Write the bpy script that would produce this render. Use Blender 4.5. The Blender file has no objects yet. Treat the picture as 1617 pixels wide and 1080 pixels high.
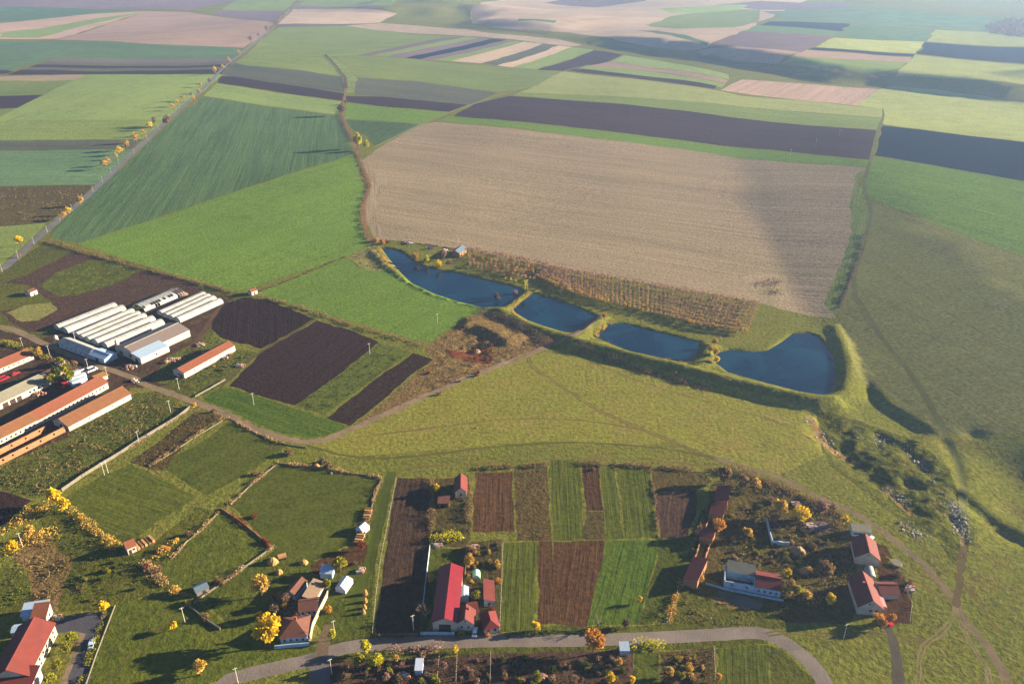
import bpy, math, random
import numpy as np
from mathutils import Vector, Matrix
from mathutils.geometry import delaunay_2d_cdt
S = bpy.context.scene
COL = S.collection
rad = math.radians

# ---------------------------------------------------------------- camera
CAM_H, F_PX, CX, CY, PITCH = 220.0, 1269.0, 808.5, 540.0, rad(27.0)
cd = bpy.data.cameras.new("camera"); cam = bpy.data.objects.new("camera", cd); COL.objects.link(cam)
cam.location = (0, 0, CAM_H); cam.rotation_euler = (rad(90) - PITCH, 0, 0)
cd.sensor_fit = 'HORIZONTAL'; cd.sensor_width = 36.0; cd.lens = 36.0 * F_PX / 1617.0
cd.clip_start = 1.0; cd.clip_end = 40000.0
S.camera = cam
# ---------------------------------------------------------------- sky, sun, exposure
SUN_EL, SUN_AZ = rad(14.0), rad(13.0)        # azimuth measured from +X towards +Y
w = bpy.data.worlds.new("World"); S.world = w; w.use_nodes = True
nt = w.node_tree; bg = nt.nodes["Background"]; bg.inputs["Strength"].default_value = 0.05
sk = nt.nodes.new("ShaderNodeTexSky"); sk.sky_type = 'NISHITA'; sk.sun_disc = False
sk.sun_elevation = SUN_EL; sk.sun_rotation = rad(90) - SUN_AZ
sk.altitude = 1500; sk.air_density = 0.55; sk.dust_density = 0.2; sk.ozone_density = 2.0
nt.links.new(sk.outputs[0], bg.inputs[0])
sl = bpy.data.lights.new("sun", 'SUN'); sl.energy = 5.0; sl.angle = rad(0.5); sl.color = (1.0, 0.84, 0.60)
so = bpy.data.objects.new("sun", sl); COL.objects.link(so)
sv = Vector((math.cos(SUN_EL) * math.cos(SUN_AZ), math.cos(SUN_EL) * math.sin(SUN_AZ), math.sin(SUN_EL)))
so.rotation_euler = sv.to_track_quat('Z', 'Y').to_euler(); so.location = (500, 100, 300)
S.view_settings.view_transform = 'Standard'; S.view_settings.look = 'None'
S.view_settings.exposure = 2.3; S.view_settings.gamma = 1.0; S.view_settings.use_curve_mapping = False
S.render.engine = 'CYCLES'
S.cycles.use_denoising = True
S.cycles.max_bounces = 5; S.cycles.diffuse_bounces = 2; S.cycles.volume_bounces = 1
S.cycles.transparent_max_bounces = 8

# ---------------------------------------------------------------- photo pixel -> place in the world
_c, _s = math.cos(PITCH), math.sin(PITCH)
def rays(p):
    p = np.asarray(p, float).reshape(-1, 2)
    x = (p[:, 0] - CX) / F_PX; y = -(p[:, 1] - CY) / F_PX
    return np.stack([x, _c + y * _s, -_s + y * _c], 1)
def P0(p, z=0.0):
    d = rays(p); t = (CAM_H - z) / np.maximum(-d[:, 2], 0.030)
    return d[:, :2] * t[:, None]
def dist_sd(x, y, poly):
    """distance to a polyline and the side (positive = left of its direction)"""
    best = np.full(x.shape, 1e18); side = np.zeros(x.shape); frac = np.zeros(x.shape)
    n = len(poly) - 1
    for i in range(n):
        a, b = poly[i], poly[i + 1]; ab = b - a; L2 = max(ab @ ab, 1e-9)
        tr = ((x - a[0]) * ab[0] + (y - a[1]) * ab[1]) / L2
        t = np.clip(tr, 0, 1)
        dx = x - a[0] - t * ab[0]; dy = y - a[1] - t * ab[1]; d2 = dx * dx + dy * dy
        m = d2 < best - 1e-9
        best = np.where(m, d2, best)
        s = np.sign(ab[0] * (y - a[1]) - ab[1] * (x - a[0])); side = np.where(m, s, side)
        frac = np.where(m, (i + t) / n, frac)
    d = np.sqrt(best); return d, side * d, frac
def in_poly(x, y, poly):
    c = np.zeros(x.shape, bool); j = len(poly) - 1
    for i in range(len(poly)):
        xi, yi = poly[i]; xj, yj = poly[j]
        k = ((yi > y) != (yj > y)) & (x < (xj - xi) * (y - yi) / ((yj - yi) if yj != yi else 1e-9) + xi)
        c ^= k; j = i
    return c
def sst(a, b, x):
    t = np.clip((x - a) / (b - a), 0, 1); return t * t * (3 - 2 * t)

# ---------------------------------------------------------------- ground relief
WATER_Z = -0.8
PONDS = [
 ("long narrow blue fish pond beside the orchard and the yellow trees", [(602,391),(614,393),(628,396),(640,403),(652,413),(668,421),(690,427),(716,430),(755,440),(790,448),(822,456),(822,466),(806,477),(794,486),(764,486),(722,476),(686,464),(650,447),(636,434),(622,418),(610,403)]),
 ("blue fish pond between the dirt causeway and the poplar", [(842,463),(870,472),(905,483),(941,500),(930,509),(910,523),(896,526),(862,516),(834,506),(812,493),(811,486),(825,475)]),
 ("rectangular blue fish pond with floating debris along its bank", [(962,511),(985,511),(1020,520),(1105,541),(1104,552),(1095,566),(1080,571),(1040,565),(1000,557),(962,542),(940,533),(944,524),(956,519)]),
 ("largest rounded blue fish pond under the steep grass bank", [(1131,557),(1152,553),(1190,556),(1213,553),(1236,539),(1252,527),(1278,527),(1293,533),(1306,548),(1316,566),(1320,590),(1314,618),(1298,624),(1262,618),(1200,602),(1150,588),(1131,574)]),
]
PONDW = [P0(p, WATER_Z) for _, p in PONDS]
DAMS = [  # crest line in the photo, crest height, half width, slope
 ([(905,532),(942,541),(985,553),(1025,563),(1062,571),(1100,581),(1150,594),(1200,606),(1252,619),(1290,625),(1312,624)], 4.6, 1.8, 0.58),
 ([(1290,627),(1316,626),(1332,617),(1341,596),(1342,569),(1333,543),(1320,514)], 2.2, 1.6, 0.36),
 ([(588,395),(607,416),(630,432),(653,446),(683,461),(727,473),(767,483),(792,487)], 1.3, 1.0, 0.35),
 ([(790,486),(804,478),(820,466),(840,458)], 1.6, 2.2, 0.35),
 ([(790,487),(806,496),(830,508),(870,521),(905,530)], 2.8, 1.5, 0.40),
 ([(905,530),(930,514),(948,500)], 2.8, 2.6, 0.40),
 ([(1106,577),(1113,562),(1121,546)], 1.6, 2.6, 0.3),
]
DAMW = [(P0(p, z), z, hw, s) for p, z, hw, s in DAMS]
HILL = P0([(1140,120),(1150,220),(1158,280),(1175,335),(1205,395),(1232,450),(1262,498),(1330,560),(1352,600),(1400,648),(1480,700),(1560,740),(1660,800),(1800,900)])
SCARPS = [  # line in the photo (high ground on its left when walked), height, width, fade-out length
 (P0([(1900,205),(1760,176),(1617,160),(1480,142),(1390,131),(1320,128),(1250,116),(1170,101),(1100,88),(1041,80),(980,70),(900,62),(800,55)]), 21, 60, 420, 1),
 (P0([(1900,190),(1700,158),(1600,138),(1540,128)]), 13, 70, 250, 1),
 (P0([(900,55),(860,51),(800,47),(745,43),(705,42)]), 20, 90, 380, 1),
 (P0([(760,33),(745,20),(735,12)]), 18, 110, 300, 1),
 (P0([(742,12),(690,9),(640,7),(590,9),(560,3)]), 24, 110, 400, 1),
 (P0([(690,30),(665,26),(640,24),(612,28)]), 18, 110, 300, 1),
]
DITCH = P0([(1352,592),(1372,618),(1395,640),(1420,655),(1450,674),(1478,690)])
MOUND = P0([(728,518),(748,517),(770,526),(790,538),(808,549)])
GULLY = [(P0(p), dep, wd) for p, dep, wd in [
 ([(1282,664),(1296,684),(1318,704),(1345,730),(1372,752),(1400,772),(1428,796),(1448,826)], -1.5, 5.5),
 ([(1372,676),(1398,690),(1426,704),(1446,726),(1466,744),(1486,762)], -1.7, 4.0),
 ([(1496,768),(1520,786),(1545,806),(1580,834),(1640,874)], -1.6, 3.6),
 ([(1496,806),(1508,824),(1520,842),(1524,866)], -1.4, 3.0),
 ([(1290,650),(1310,672),(1338,690)], -1.5, 5.0),
 ([(1486,690),(1504,716),(1516,742),(1520,770)], -0.8, 3.0),
]]
PITS = [(P0([q])[0], r, d) for q, r, d in [((1345,716),7,-1.9),((1338,700),5,-1.3),((1372,738),6,-1.5),((1400,758),5,-1.4),((1536,690),4,-1.1),((1594,762),22,-2.6),((1612,740),14,-1.4),((1436,762),4,-2),((1452,766),4,-2),((1384,700),6,-2),
  ((1570,845),10,-1.8),((1605,810),9,-1.5),((752,556),8,-1.2),((736,552),6,-.8),((60,905),13,-1.0)]]
GREG = P0([(1270,650),(1360,660),(1460,690),(1530,760),(1540,880),(1480,870),(1400,800),(1300,720)])
TREG = P0([(690,530),(740,505),(880,535),(840,568),(720,610),(640,650),(660,600)])
def und(x, y):
    z = 1.1 * np.sin(x / 71 + 1.3) * np.cos(y / 83 + .4) + .5 * np.sin(x / 31 + y / 47) * np.sin(y / 37 - x / 90)
    far = sst(700, 1800, np.hypot(x, y))
    z = z + far * (5.5 * np.sin(x / 260 + y / 410 + .6) * np.cos(y / 330 - x / 700 + 1.2) + 3.0 * np.sin(x / 120 - y / 190))
    return z
def bumps(x, y):
    return (np.sin(x * .83 + 1.7 * np.sin(y * .31)) * np.cos(y * .71 + 1.3 * np.sin(x * .23)) + .7 * np.sin(x * .41 - y * .53 + 2 * np.sin(y * .17)))
def hgt(x, y):
    x = np.asarray(x, float); y = np.asarray(y, float)
    pd = np.full(x.shape, 1e9); inside = np.zeros(x.shape, bool)
    near = (np.abs(x) < 700) & (y > 150) & (y < 1100)
    z = und(x, y)
    # ponds and farmland round them lie level
    cx, cy = PONDW[2].mean(0)
    z = z * sst(60, 260, np.hypot((x - cx) * .6, y - cy))
    d, sd, fr = dist_sd(x, y, HILL)
    u = np.maximum(sd, 0); 
    z = z + 0.13 * (np.where(u < 14, u * u / 28, u - 7) - .6 * np.maximum(u - 130, 0)) * 1.0 * (1 - sst(500, 1500, u) * .75) * sst(1150, 720, y)
    for poly, H, wd, fade, _ in SCARPS:
        m = (np.abs(x - poly[:, 0].mean()) < 2500)
        d, sd, fr = dist_sd(x, y, poly)
        ew = .22 if len(poly) > 7 else .42
        endf = sst(0.0, ew, fr) * sst(1.0, 1 - ew, fr)
        z = z + H * sst(-wd * .5, wd * .5, -sd) * np.exp(-(np.maximum(-sd, 0) / fade) ** 2) * endf
    k = near
    if k.any():
        xs, ys = x[k], y[k]; zs = z[k].copy()
        d, sd, fr = dist_sd(xs, ys, DITCH)
        ef = np.minimum(sst(0, .12, fr), sst(1, .8, fr))
        zs -= 2.2 * np.exp(-(np.maximum(sd * -1, 0) / 26) ** 2 - (np.maximum(sd, 0) / 3.0) ** 2) * ef * (d < 80)
        d, sd, fr = dist_sd(xs, ys, MOUND)
        zs += 2.6 * np.exp(-(np.maximum(sd, 0) / 12) ** 2 - (np.maximum(-sd, 0) / 2.6) ** 2) * np.minimum(sst(0, .1, fr), sst(1, .9, fr))
        for poly, dep, wd in GULLY:
            d, sd, fr = dist_sd(xs, ys, poly)
            zs += dep * np.exp(-(d / wd) ** 2) * np.minimum(sst(0, .1, fr), sst(1, .9, fr))
        for q, r, dep in PITS:
            zs += dep * np.exp(-((xs - q[0]) ** 2 + (ys - q[1]) ** 2) / r ** 2)
        for reg, amp in ((GREG, .45), (TREG, .3)):
            dd, _, _ = dist_sd(xs, ys, np.vstack([reg, reg[:1]]))
            ins = in_poly(xs, ys, reg)
            zs += amp * bumps(xs, ys) * np.where(ins, sst(0, 10, dd), 0)
        zd = np.full(xs.shape, -1e9)
        for poly, cz, hw, sl_ in DAMW:
            d, sd, fr = dist_sd(xs, ys, poly)
            zd = np.maximum(zd, cz - sl_ * np.maximum(d - hw, 0) - .12 * np.minimum(d, hw) ** 2 / hw)
        zs = np.where(zd > zs, zd, zs)
        for pw in PONDW:
            dd, _, _ = dist_sd(xs, ys, np.vstack([pw, pw[:1]]))
            ins = in_poly(xs, ys, pw)
            zs = np.where(ins, np.minimum(zs, WATER_Z - .05 - np.minimum(dd * .5, 1.5)), np.minimum(zs, np.maximum(WATER_Z + dd * .62, -5)))
        z[k] = zs
    return z
# coarse height table for tracing photo rays to the ground
_gx = np.arange(-3000, 3001, 12.0); _gy = np.arange(120, 6000, 12.0)
_GX, _GY = np.meshgrid(_gx, _gy); _GZ = hgt(_GX.ravel(), _GY.ravel()).reshape(_GX.shape)
def hfast(x, y):
    i = np.clip((x - _gx[0]) / 12.0, 0, len(_gx) - 1.001); j = np.clip((y - _gy[0]) / 12.0, 0, len(_gy) - 1.001)
    i0 = i.astype(int); j0 = j.astype(int); a = i - i0; b = j - j0
    return (_GZ[j0, i0] * (1 - a) + _GZ[j0, i0 + 1] * a) * (1 - b) + (_GZ[j0 + 1, i0] * (1 - a) + _GZ[j0 + 1, i0 + 1] * a) * b
_nx = np.arange(-430, 431, 2.5); _ny = np.arange(170, 640, 2.5)
_NX, _NY = np.meshgrid(_nx, _ny); _NZ = hgt(_NX.ravel(), _NY.ravel()).reshape(_NX.shape)
def hq(x, y):
    """quick height: fine table near the camera, coarse table beyond"""
    x = np.asarray(x, float); y = np.asarray(y, float); z = hfast(x, y)
    i = (x - _nx[0]) / 2.5; j = (y - _ny[0]) / 2.5; ok = (i >= 0) & (j >= 0) & (i < len(_nx) - 1) & (j < len(_ny) - 1)
    i = np.clip(i, 0, len(_nx) - 1.001); j = np.clip(j, 0, len(_ny) - 1.001); i0 = i.astype(int); j0 = j.astype(int); a = i - i0; b = j - j0
    zn = (_NZ[j0, i0] * (1 - a) + _NZ[j0, i0 + 1] * a) * (1 - b) + (_NZ[j0 + 1, i0] * (1 - a) + _NZ[j0 + 1, i0 + 1] * a) * b
    return np.where(ok, zn, z)
def G(p):
    """points on the ground seen at these photo pixels (N,2)->(N,2)"""
    d = rays(p); out = np.zeros((len(d), 2))
    flat = P0(p)
    ts = np.geomspace(.55, 1.06, 260)
    t0 = CAM_H / np.maximum(-d[:, 2], .030)
    T = t0[:, None] * ts[None, :]
    Z = CAM_H + d[:, 2:3] * T - hfast(d[:, :1] * T, d[:, 1:2] * T)
    hit = Z < 0; k = np.where(hit.any(1), hit.argmax(1), len(ts) - 1); k = np.maximum(k, 1)
    r = np.arange(len(d)); z0, z1 = Z[r, k - 1], Z[r, k]; f = np.clip(z0 / np.maximum(z0 - z1, 1e-6), 0, 1)
    t = T[r, k - 1] + f * (T[r, k] - T[r, k - 1])
    for _ in range(6):
        xy = d[:, :2] * t[:, None]; e = CAM_H + d[:, 2] * t - hq(xy[:, 0], xy[:, 1])
        t = t + .5 * e / np.maximum(-d[:, 2], .12) * (np.hypot(xy[:, 0], xy[:, 1]) < 900)
    return d[:, :2] * t[:, None]
def W(px, py):
    q = G([(px, py)])[0]; return Vector((q[0], q[1], float(hq(q[:1], q[1:])[0])))

# ---------------------------------------------------------------- material helpers
def lin(c):
    return tuple(((v / 255) / 12.92 if v / 255 <= .04045 else ((v / 255 + .055) / 1.055) ** 2.4) for v in c)
class NT:
    def __init__(s, name):
        s.m = bpy.data.materials.new(name); s.m.use_nodes = True; s.t = s.m.node_tree; s.b = s.t.nodes["Principled BSDF"]
        s.b.inputs["Roughness"].default_value = .9; s.b.inputs["Specular IOR Level"].default_value = .15
    def n(s, ty, **kw):
        nd = s.t.nodes.new("ShaderNode" + ty)
        for k, v in kw.items():
            if k.startswith("_"): setattr(nd, k[1:], v)
            else: nd.inputs[k.replace("9", " ")].default_value = v
        return nd
    def l(s, a, b): s.t.links.new(a, b)
    def math(s, op, a, b=None, c=None):
        nd = s.n("Math", _operation=op)
        for i, v in enumerate((a, b, c)):
            if v is None: continue
            if isinstance(v, (int, float)): nd.inputs[i].default_value = v
            else: s.l(v, nd.inputs[i])
        return nd.outputs[0]
    def mix(s, f, a, b, bt='MIX'):
        nd = s.n("MixRGB", _blend_type=bt)
        for i, v in enumerate((f, a, b)):
            if isinstance(v, (int, float)): nd.inputs[i].default_value = v
            elif isinstance(v, tuple): nd.inputs[i].default_value = (*v, 1)
            else: s.l(v, nd.inputs[i])
        return nd.outputs[0]
    def ramp(s, f, a, b):
        nd = s.n("MapRange", _clamp=True); s.l(f, nd.inputs[0]); nd.inputs[1].default_value = a; nd.inputs[2].default_value = b
        return nd.outputs[0]
    def noise(s, vec, scale, detail=3, rough=.6, dist=0):
        nd = s.n("TexNoise", Scale=scale, Detail=detail, Roughness=rough, Distortion=dist); s.l(vec, nd.inputs["Vector"]); return nd.outputs["Fac"]
    def pos(s, obj=False):
        return s.n("TexCoord").outputs["Object"] if obj else s.n("NewGeometry").outputs["Position"]
    def mapv(s, vec, rotz=0, scale=(1, 1, 1), loc=(0, 0, 0)):
        mp = s.n("Mapping", Rotation=(0, 0, 0), Scale=scale); s.l(vec, mp.inputs[0])
        if rotz:
            r = s.n("Mapping", Rotation=(0, 0, rotz)); s.l(vec, r.inputs[0]); s.l(r.outputs[0], mp.inputs[0])
        return mp.outputs[0]
    def bump(s, h, strength, dist):
        nd = s.n("Bump", Strength=strength, Distance=dist); s.l(h, nd.inputs["Height"]); s.l(nd.outputs[0], s.b.inputs["Normal"])
def sc(c, k): return tuple(v * k for v in c)
GK = 0.5
_gm = {}
def ground_mat(name, c1, c2=None, rows=None, sp=6.0, ra=.35, pat=.5, ps=40.0, fs=.5, bump=.5, weeds=None, wamt=.5, ws=9.0):
    """soil, crop or grass: two tones in drifting patches, drill rows along `rows` (world angle), fine tufts"""
    t = NT(name); P = t.pos()
    a = sc(lin(c1), GK); b = sc(lin(c2), GK) if c2 else sc(a, .72)
    col = t.mix(t.ramp(t.noise(P, 1 / ps, 4, .62), .38, .64), a, b)
    n2 = t.noise(P, 1 / (ps * .22), 3, .6)
    col = t.mix(pat, col, t.mix(t.ramp(n2, .34, .66), sc(a, .55), sc(b, 1.4)))
    if weeds:
        wv = t.noise(P, 1 / ws, 5, .7, .4)
        col = t.mix(t.math('MULTIPLY', t.ramp(wv, .5, .64), wamt), col, sc(lin(weeds), GK))
    fine = t.noise(P, fs, 4, .7)
    hb = fine
    if rows is not None:
        R = t.mapv(P, -rows, (1 / (sp * 22), 1 / sp, 0))
        rn = t.noise(R, 1.0, 4, .72)
        R2 = t.mapv(P, -rows, (1 / (sp * 60), 1 / (sp * 5.0), 0), (3.1, 7.7, 0))
        rn2 = t.noise(R2, 1.0, 3, .6)
        rr = t.math('ADD', t.math('MULTIPLY', rn, .6), t.math('MULTIPLY', rn2, .4))
        col = t.mix(ra, col, t.mix(t.ramp(rr, .38, .62), sc(a, .42), sc(b, 1.6)))
        hb = t.math('ADD', t.math('MULTIPLY', fine, .6), t.math('MULTIPLY', rn, .9))
    fv = t.ramp(fine, .33, .68)
    col = t.mix(.45, col, t.mix(fv, sc(a, .3), sc(a, 1.8)), 'MIX')
    t.l(col, t.b.inputs["Base Color"]); t.bump(hb, bump, 1.2)
    t.b.inputs["Roughness"].default_value = 1.0; t.b.inputs["Specular IOR Level"].default_value = 0.0
    return t.m
# ---------------------------------------------------------------- fields, roads, paths (traced in the photo, laid on the ground)
def ang(a, b):
    q = G([a, b]); v = q[1] - q[0]; return math.atan2(v[1], v[0])
RG = dict(plot=((88,68,52),(64,50,42)),   # ground cover colours (sRGB); far crops set paler, some haze put into them
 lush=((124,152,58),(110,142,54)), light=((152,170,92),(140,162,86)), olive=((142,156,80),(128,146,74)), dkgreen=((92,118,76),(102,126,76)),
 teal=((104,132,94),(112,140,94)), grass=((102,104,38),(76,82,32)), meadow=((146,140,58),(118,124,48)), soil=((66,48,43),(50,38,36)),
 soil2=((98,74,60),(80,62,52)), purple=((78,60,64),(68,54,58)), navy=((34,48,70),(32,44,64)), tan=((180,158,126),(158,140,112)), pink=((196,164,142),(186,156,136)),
 sand=((212,186,158),(202,176,150)), mauve=((138,118,122),(126,110,116)), scrub=((104,88,50),(84,80,42)), weed=((108,114,44),(84,92,40)), yel=((176,182,104),(166,174,98)),
 grey=((112,112,92),(104,106,90)), sienna=((138,78,46),(112,62,40)), straw=((150,124,76),(128,104,62)), brown=((104,74,48),(84,62,42)), paddock=((86,98,32),(110,110,42)), deep=((82,106,34),(98,114,38)), pasture=((156,152,84),(130,134,70)))
FIELDS = []   # (object name, label, colour, row pair or None, options, polygon)
def F(label, col, poly, rows=None, name="field", **o):
    if col in ('paddock', 'deep') and 'weeds' not in o: o.update(weeds=(128,110,50), wamt=.45, ws=6)
    FIELDS.append((name, label, col, rows, o, poly))
RL = ((20,190),(260,189))       # rows left of the tree-lined road
RB = ((600,260),(1300,340))     # rows of the big stubble field
# --- far left, beyond the tree-lined road
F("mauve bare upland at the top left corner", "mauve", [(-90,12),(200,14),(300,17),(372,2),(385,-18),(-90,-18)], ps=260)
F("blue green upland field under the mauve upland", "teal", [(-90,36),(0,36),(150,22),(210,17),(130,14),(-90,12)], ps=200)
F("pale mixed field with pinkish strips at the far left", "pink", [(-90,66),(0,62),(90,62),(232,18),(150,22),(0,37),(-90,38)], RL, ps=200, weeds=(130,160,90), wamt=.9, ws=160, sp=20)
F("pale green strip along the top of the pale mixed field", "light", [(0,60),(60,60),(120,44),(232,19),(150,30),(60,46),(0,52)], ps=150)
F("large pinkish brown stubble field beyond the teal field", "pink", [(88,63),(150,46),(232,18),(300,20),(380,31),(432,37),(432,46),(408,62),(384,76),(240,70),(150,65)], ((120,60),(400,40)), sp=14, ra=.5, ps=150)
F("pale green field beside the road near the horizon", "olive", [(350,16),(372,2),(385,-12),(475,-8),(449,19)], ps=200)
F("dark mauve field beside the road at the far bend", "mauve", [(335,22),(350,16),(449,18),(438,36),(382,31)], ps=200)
F("teal winter crop at the left edge above the striped fields", "teal", [(-90,66),(0,65),(150,66),(86,92),(10,113),(-90,116)], ps=120)
F("darker teal crop between the stubble field and the striped fields", "teal", [(86,92),(150,66),(240,71),(386,76),(373,93)], RL, sp=12, ps=160)
for lab, c, a, b in [("brown mauve strip, uppermost of the striped fields", "mauve", 93, 97), ("grey green strip second in the striped fields", "grey", 97, 102), ("upper dark purple ploughed strip of the striped fields", "purple", 102, 106), ("pale grey green strip between the two dark ploughed strips", "grey", 106, 110), ("lower dark purple ploughed strip of the striped fields", "purple", 110, 118)]:
    xl = lambda v: 10 + (118 - v) * 2.95
    F(lab, c, [(xl(b), b + .6), (xl(a), a + .4), (374 - (a - 93) * .95, a), (374 - (b - 93) * .95, b)], RL, sp=10)
F("dark ploughed sliver at the left edge beside the striped fields", "purple", [(-90,111),(10,111),(22,114),(8,117),(-90,118)])
F("tan strip under the striped fields at the left", "tan", [(-90,121),(0,121),(135,118),(122,127),(0,128),(-90,129)], RL, sp=10)
F("green strip under the tan strip at the left", "olive", [(-90,129),(0,128),(122,127),(70,150),(0,152),(-90,153)], RL, sp=10)
F("dark brown ploughed patch at the left edge", "purple", [(-90,153),(0,152),(68,150),(27,171),(0,172),(-90,174)], RL, sp=8)
F("green sliver under the dark ploughed patch at the left", "olive", [(-90,174),(0,172),(27,171),(0,184),(-90,190)], RL)
F("broad light green crop left of the tree-lined road", "light", [(-90,192),(0,185),(27,171),(70,150),(136,118),(352,118),(262,191),(0,191)], ((60,180),(240,120)), sp=9, ra=.25, ps=70)
F("mid green crop left of the tree-lined road", "olive", [(-90,222),(-90,192),(0,191),(268,189),(226,220),(0,222)], RL, sp=7, ra=.35, ps=60)
F("pale olive strip of crop left of the tree-lined road", "grey", [(-90,238),(-90,222),(0,222),(226,220),(208,236),(0,238)], RL, sp=6, ra=.5, weeds=(110,136,84), wamt=.8, ws=30)
F("dark teal green crop left of the tree-lined road", "teal", [(-90,296),(-90,238),(0,238),(210,236),(182,272),(150,292),(0,294)], RL, sp=6, ra=.45, ps=50)
F("brown scrubby fallow field left of the road", "scrub", [(-90,362),(-90,296),(0,295),(122,292),(150,292),(112,328),(72,352),(0,358)], RL, ra=.4, sp=5, weeds=(70,50,48), wamt=.8, ws=6, bump=1.0)
F("green meadow corner left of the road", "olive", [(-90,362),(0,358),(72,352),(60,368),(0,420),(-90,520)], RL, sp=9, ra=.3)
# --- between the road and the valley track
F("pale green crop on the far slope right of the road", "olive", [(474,-8),(480,3),(475,9),(610,9),(625,3),(600,-10)], ps=200)
F("dark strip on the far slope right of the road", "mauve", [(474,10),(600,10),(592,15),(455,14)], ps=100)
F("sandy field right of the road at the top", "sand", [(455,15),(600,16),(628,22),(600,36),(560,40),(449,40),(436,38)], ps=160, ra=.3, rows=((460,20),(600,24)), sp=20)
F("brown mauve strip below the sandy field", "mauve", [(436,39),(560,38),(600,37),(640,40),(545,42),(440,44)], ps=120)
F("large pale green crop right of the tree-lined road", "olive", [(440,44),(545,41),(592,48),(690,57),(735,58),(700,60),(562,88),(510,90),(392,84),(412,62)], ((420,70),(640,60)), sp=14, ra=.25, ps=200)
F("pale green crop above the dark strip right of the road", "olive", [(392,84),(512,91),(530,112),(546,122),(390,104),(372,100)], ps=90, sp=10, rows=((400,90),(530,105)), ra=.3)
F("grey olive strip above the dark ploughed strip right of the road", "grey", [(372,100),(390,104),(546,122),(545,147),(480,139),(366,121),(352,118)], ((370,112),(530,135)), sp=8, ra=.4)
F("dark purple ploughed strip right of the tree-lined road", "purple", [(350,121),(366,121),(480,138),(545,148),(545,160),(520,157),(344,131)], ((370,125),(530,150)), sp=7, ra=.4)
F("bright green strip below the dark ploughed strip", "light", [(343,132),(520,158),(540,161),(534,182),(500,178),(322,152)], ((350,140),(520,165)), sp=7, ra=.3)
F("dark green winter crop with drill rows right of the road", "dkgreen", [(321,153),(500,179),(532,183),(548,212),(556,244),(480,267),(330,316),(122,384),(84,375),(78,369),(125,322),(190,268),(262,200)], ((180,380),(330,165)), sp=5.5, ra=.55, ps=60, pat=.4)
F("bright lush green field between the road and the valley track", "lush", [(124,385),(330,317),(480,268),(557,245),(566,270),(575,302),(572,350),(584,386),(547,404),(470,430),(387,458),(370,459),(300,440),(200,410)], ((200,380),(540,270)), sp=7, ra=.28, ps=60)
F("lush green field beside the long fish pond", "lush", [(405,463),(470,436),(547,407),(566,424),(610,427),(640,440),(690,464),(765,488),(720,512),(682,537),(660,538),(500,492),(412,466)], ((420,460),(560,410)), sp=7, ra=.25, ps=45, weeds=(120,130,52), wamt=.5, ws=30)
F("fenced scrub corner by the head of the long pond", "pasture", [(547,404),(584,390),(600,402),(628,422),(606,427),(580,427),(566,420)], weeds=(140,112,70), ws=10)
# --- stream valley and strip fields beyond
F("scrubby stream margin with a narrow path above the pool", "olive", [(505,86),(528,92),(548,105),(562,122),(566,146),(545,147),(540,120),(522,104)], weeds=(80,100,84), wamt=.9, ws=14)
F("olive green slope right of the stream", "olive", [(530,90),(562,88),(650,94),(885,112),(842,138),(786,146),(655,128),(564,122),(550,106)], ((580,100),(840,125)), sp=9, ra=.35, ps=90)
F("grey fallow field right of the stream", "grey", [(564,123),(655,129),(785,146),(748,164),(735,166),(602,153),(560,150)], ((580,135),(740,155)), sp=7, ra=.4)
F("dark navy ploughed strip right of the stream", "purple", [(546,152),(602,153),(738,166),(714,177),(620,170),(547,161)], ((560,157),(720,170)), sp=6)
F("bright green strip right of the stream", "lush", [(547,163),(620,171),(712,178),(690,186),(662,196),(600,191),(545,188)], ((560,170),(690,185)), sp=7, ra=.2)
F("dark green fallow field beside the stream trees", "dkgreen", [(546,189),(600,192),(662,197),(592,231),(580,215),(560,207)], ((600,225),(660,198)), sp=6, weeds=(60,60,54), wamt=.7)
S_ = [(562,88,700,59.5),(585,88,738,57.5),(608,90,757,60),(640,92,774,62),(664,94,800,63),(685,95.5,813,65),(712,97,828,66.5),(760,100.5,857,70),(785,104,882,72.5),(808,107,902,75),(848,109.5,938,79)]
for i, (c, lab) in enumerate([("mauve","brown strip field leftmost of the fan of strips"),("light","light green strip in the fan of strip fields"),("mauve","greyish tan strip left of the dark strip in the fan"),("navy","dark navy strip in the fan of strip fields"),("mauve","mauve strip right of the dark strip in the fan"),("light","narrow green strip in the fan of strip fields"),("sand","pinkish tan strip in the fan of strip fields"),("grey","grey green strip in the fan of strip fields"),("sand","narrow tan strip beside the broad green strip of the fan"),("light","broad light green strip rightmost of the fan")]):
    a, b = S_[i], S_[i + 1]
    F(lab, c, [(a[0], a[1]), (a[2], a[3]), (b[2], b[3]), (b[0], b[1])], ((a[0], a[1]), (a[2], a[3])), sp=8, ra=.3)
F("dark brown strip on the slope right of the fan of strips", "purple", [(848,111),(938,80),(958,82),(983,87),(965,96),(906,113)], ((860,108),(940,84)), sp=7, ra=.5)
F("sandy brow under the far blue gorge", "sand", [(545,41),(600,37),(660,41),(735,47),(790,54),(880,62),(920,72),(900,74),(830,65),(735,57),(640,52),(592,48)], ps=120)
F("green strip on the brow right of the dark brown strip", "light", [(965,97),(985,88),(1020,93),(1080,103),(1150,118),(1152,126),(1080,112),(1010,104)], ps=80)
F("tan strip on the brow right of the dark brown strip", "pink", [(925,105),(965,97),(1010,104),(1080,113),(1150,127),(1146,132),(1080,120),(990,108)], ps=80, rows=((960,100),(1140,128)), sp=8)
F("light green strip above the narrow dark strip", "light", [(910,110),(925,105),(990,108),(1080,121),(1146,133),(1140,139),(1080,127),(920,109)], ps=80)
F("narrow dark ploughed strip above the broad bright crop", "purple", [(906,113),(920,109),(1080,127),(1132,136),(1128,141),(1080,134)])
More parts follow.
